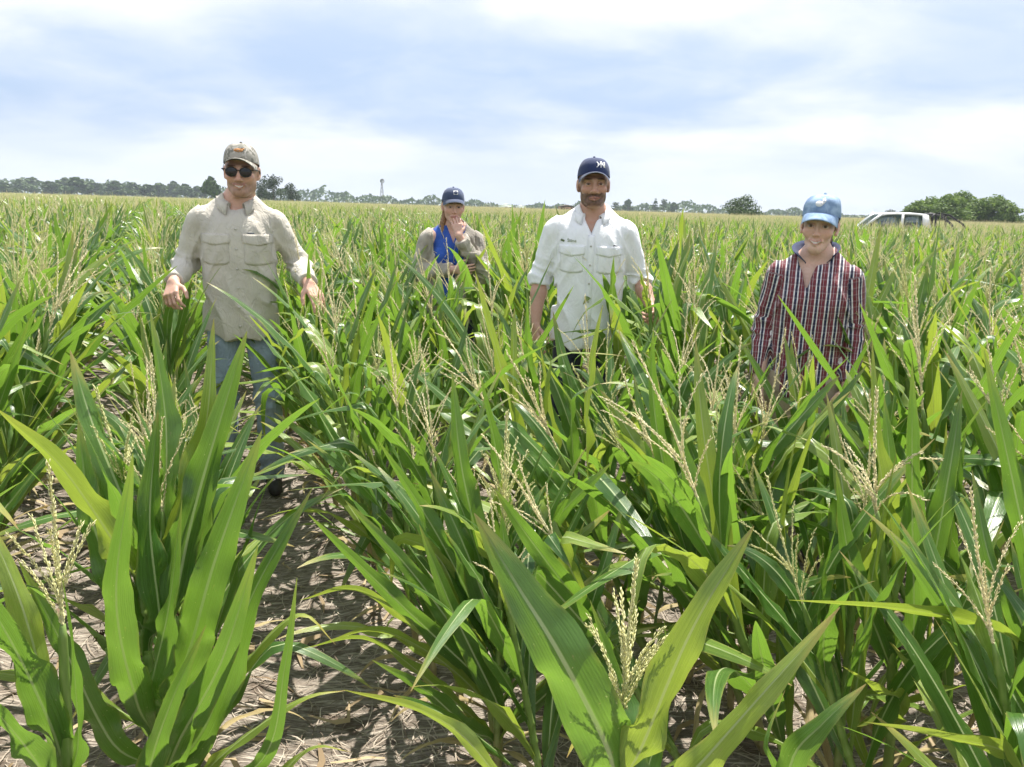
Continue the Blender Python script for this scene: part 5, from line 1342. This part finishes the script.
hero('maize plant at the bottom centre with a pale upright tassel between two broad leaves', xy(622, 760, .98), .80, [
    (.62, [(606, 745, .96), (560, 655, .94), (515, 582, .98), (474, 513, 1.04)], W_(84, .96), .15, 'leaf'),
    (.64, [(640, 752, .96), (692, 630, .94), (754, 526, .98)], W_(56, .95), -.55, 'leaf_pale'),
    (.52, [(690, 775, .92), (764, 692, .88), (840, 607, .88)], W_(48, .9), .3, 'leaf_pale'),
    (.56, [(628, 755, 1.02), (618, 690, 1.10), (590, 600, 1.20)], W_(40, 1.1), .8, 'leaf'),
    (.50, [(490, 768, 1.10), (428, 713, 1.14), (344, 690, 1.20)], W_(28, 1.12), .7, 'leaf_pale'),
    (.56, [(650, 760, 1.05), (668, 690, 1.10), (664, 620, 1.15)], W_(26, 1.1), 1.0, 'leaf')],
    (.185, 12, .30, 'tassel', (.03, .05, 1)), seed=3, tass_top=ray_at(622, 722, .99))
hero('maize plant cut by the bottom edge right of the pale tassel', xy(800, 830, .98), .58, [
    (.46, [(790, 767, .94), (824, 722, .92), (866, 684, .92)], W_(52, .92), .2, 'leaf'),
    (.48, [(775, 770, .98), (765, 740, 1.0), (785, 690, 1.04)], W_(22, 1.0), .9, 'leaf'),
    (.40, [(720, 790, 1.0), (690, 760, 1.0), (660, 770, 1.0)], W_(30, 1.0), .5, 'leaf')], None, seed=4)
hero('leafy maize plant behind the bottom tassel, left, one leaf tip folded down', xy(498, 735, 1.80), .72, [
    (.44, [(480, 679, 1.74), (398, 602, 1.66), (308, 514, 1.62)], W_(27, 1.68), .35, 'leaf'),
    (.46, [(496, 700, 1.72), (453, 611, 1.66), (419, 524, 1.66)], W_(28, 1.68), -.2, 'leaf'),
    (.55, [(470, 620, 1.80), (440, 560, 1.80), (412, 541, 1.78), (396, 545, 1.77), (391, 592, 1.76)], W_(28, 1.78), .7, 'leaf_pale'),
    (.56, [(502, 620, 1.82), (548, 530, 1.82), (612, 462, 1.84)], W_(28, 1.82), -.5, 'leaf'),
    (.60, [(488, 580, 1.84), (462, 470, 1.88), (452, 372, 1.94)], W_(30, 1.88), .3, 'leaf'),
    (.60, [(500, 580, 1.84), (500, 480, 1.88), (480, 372, 1.94)], W_(28, 1.88), .8, 'leaf'),
    (.36, [(440, 660, 1.72), (380, 630, 1.66), (330, 640, 1.62)], W_(22, 1.7), .8, 'leaf_pale'),
    (.56, [(520, 600, 1.84), (570, 545, 1.86), (612, 508, 1.9)], W_(24, 1.85), .5, 'leaf_pale'),
    (.30, [(440, 690, 1.70), (370, 640, 1.62), (304, 648, 1.58)], W_(20, 1.65), .9, 'leaf_pale'),
    (.34, [(430, 640, 1.72), (360, 590, 1.66), (300, 600, 1.64)], W_(20, 1.66), .7, 'leaf_pale'),
    (.40, [(470, 650, 1.74), (410, 570, 1.72), (345, 500, 1.72)], W_(26, 1.72), .1, 'leaf'),
    (.48, [(490, 640, 1.78), (440, 540, 1.80), (378, 440, 1.84)], W_(28, 1.8), .5, 'leaf'),
    (.50, [(498, 640, 1.78), (470, 560, 1.78), (430, 470, 1.82)], W_(30, 1.8), -.4, 'leaf'),
    (.26, [(470, 730, 1.66), (425, 690, 1.58), (372, 660, 1.54)], W_(26, 1.6), .3, 'leaf'),
    (.44, [(520, 660, 1.74), (552, 600, 1.72), (585, 520, 1.74)], W_(26, 1.72), .5, 'leaf'),
    (.30, [(540, 700, 1.70), (590, 650, 1.66), (640, 600, 1.66)], W_(24, 1.68), -.3, 'leaf')],
    (.22, 9, .3, 'tassel', (0, .1, 1)), seed=5)
hero('tall straight-leaved maize plant with drooping ripe tassel at the right', xy(912, 640, 1.62), .88, [
    (.46, [(913, 640, 1.58), (912, 500, 1.58), (912, 362, 1.62)], W_(30, 1.6), .5, 'leaf'),
    (.50, [(925, 600, 1.62), (948, 480, 1.66), (962, 390, 1.72)], W_(28, 1.66), -.4, 'leaf'),
    (.40, [(880, 640, 1.60), (850, 560, 1.62), (836, 470, 1.68)], W_(30, 1.62), .4, 'leaf'),
    (.36, [(940, 650, 1.56), (975, 580, 1.56), (1004, 520, 1.6)], W_(26, 1.58), .8, 'leaf'),
    (.62, [(896, 560, 1.66), (876, 440, 1.74), (872, 340, 1.84)], W_(26, 1.74), .8, 'leaf_pale'),
    (.34, [(900, 700, 1.5), (880, 690, 1.44), (842, 666, 1.38)], W_(24, 1.46), .9, 'leaf_pale')],
    (.21, 9, .95, 'tassel_tan', (-.15, -.05, 1)), seed=6, tass_top=ray_at(872, 545, 1.60))
hero('maize plant cut by the right edge with leaves reaching left across the soil', xy(1050, 720, 1.36), .80, [
    (.34, [(1012, 738, 1.28), (994, 696, 1.24), (938, 606, 1.24), (890, 532, 1.28)], W_(27, 1.26), .35, 'leaf'),
    (.46, [(1024, 652, 1.30), (981, 624, 1.24), (896, 608, 1.20), (789, 600, 1.18)], W_(26, 1.24), .9, 'leaf_pale'),
    (.26, [(1024, 762, 1.16), (938, 735, 1.10), (864, 722, 1.08)], W_(40, 1.12), .9, 'leaf_pale'),
    (.60, [(1030, 560, 1.36), (1006, 450, 1.40), (984, 350, 1.46)], W_(30, 1.4), .2, 'leaf'),
    (.62, [(1044, 540, 1.38), (1050, 430, 1.42), (1030, 300, 1.5)], W_(36, 1.42), .4, 'leaf'),
    (.5, [(1020, 620, 1.34), (990, 560, 1.36), (972, 470, 1.42)], W_(26, 1.36), -.5, 'leaf')],
    (.22, 9, .6, 'tassel_tan', (0, 0, 1)), seed=7)

LP = np.random.default_rng(41)
for i, (px, y) in enumerate([(690, 1.75), (742, 1.95), (800, 1.7), (640, 2.15), (860, 2.05), (720, 2.4), (965, 1.9), (590, 2.5)]):
    p = ray_at(px, 560, y)
    plant(int(LP.integers(0, NV)), float(p[0])+.12, y, LP.uniform(0, 6.28), LP.uniform(.92, 1.04), (LP.normal(0, .06), -LP.uniform(.38, .60)),
          '%s leaning maize plant from the left among the crossing leaves below the striped shirt' % ordn[i], 'leaning maize plants')

# ------------------------------------------------------------------ air
hz = NT('haze'); vp = hz.n('ShaderNodeVolumePrincipled', {'Color': (0.80, 0.88, 1.0, 1), 'Density': 0.00025, 'Anisotropy': 0.0})
hz.t.links.new(vp.outputs[0], hz.out.inputs['Volume'])
hb = MB().box((-1500, -30, -1.2), (1500, 1100, 22.0)).build('haze', hz.m); tag(hb, 'thin pale summer haze over the field', 'haze', kind='stuff')
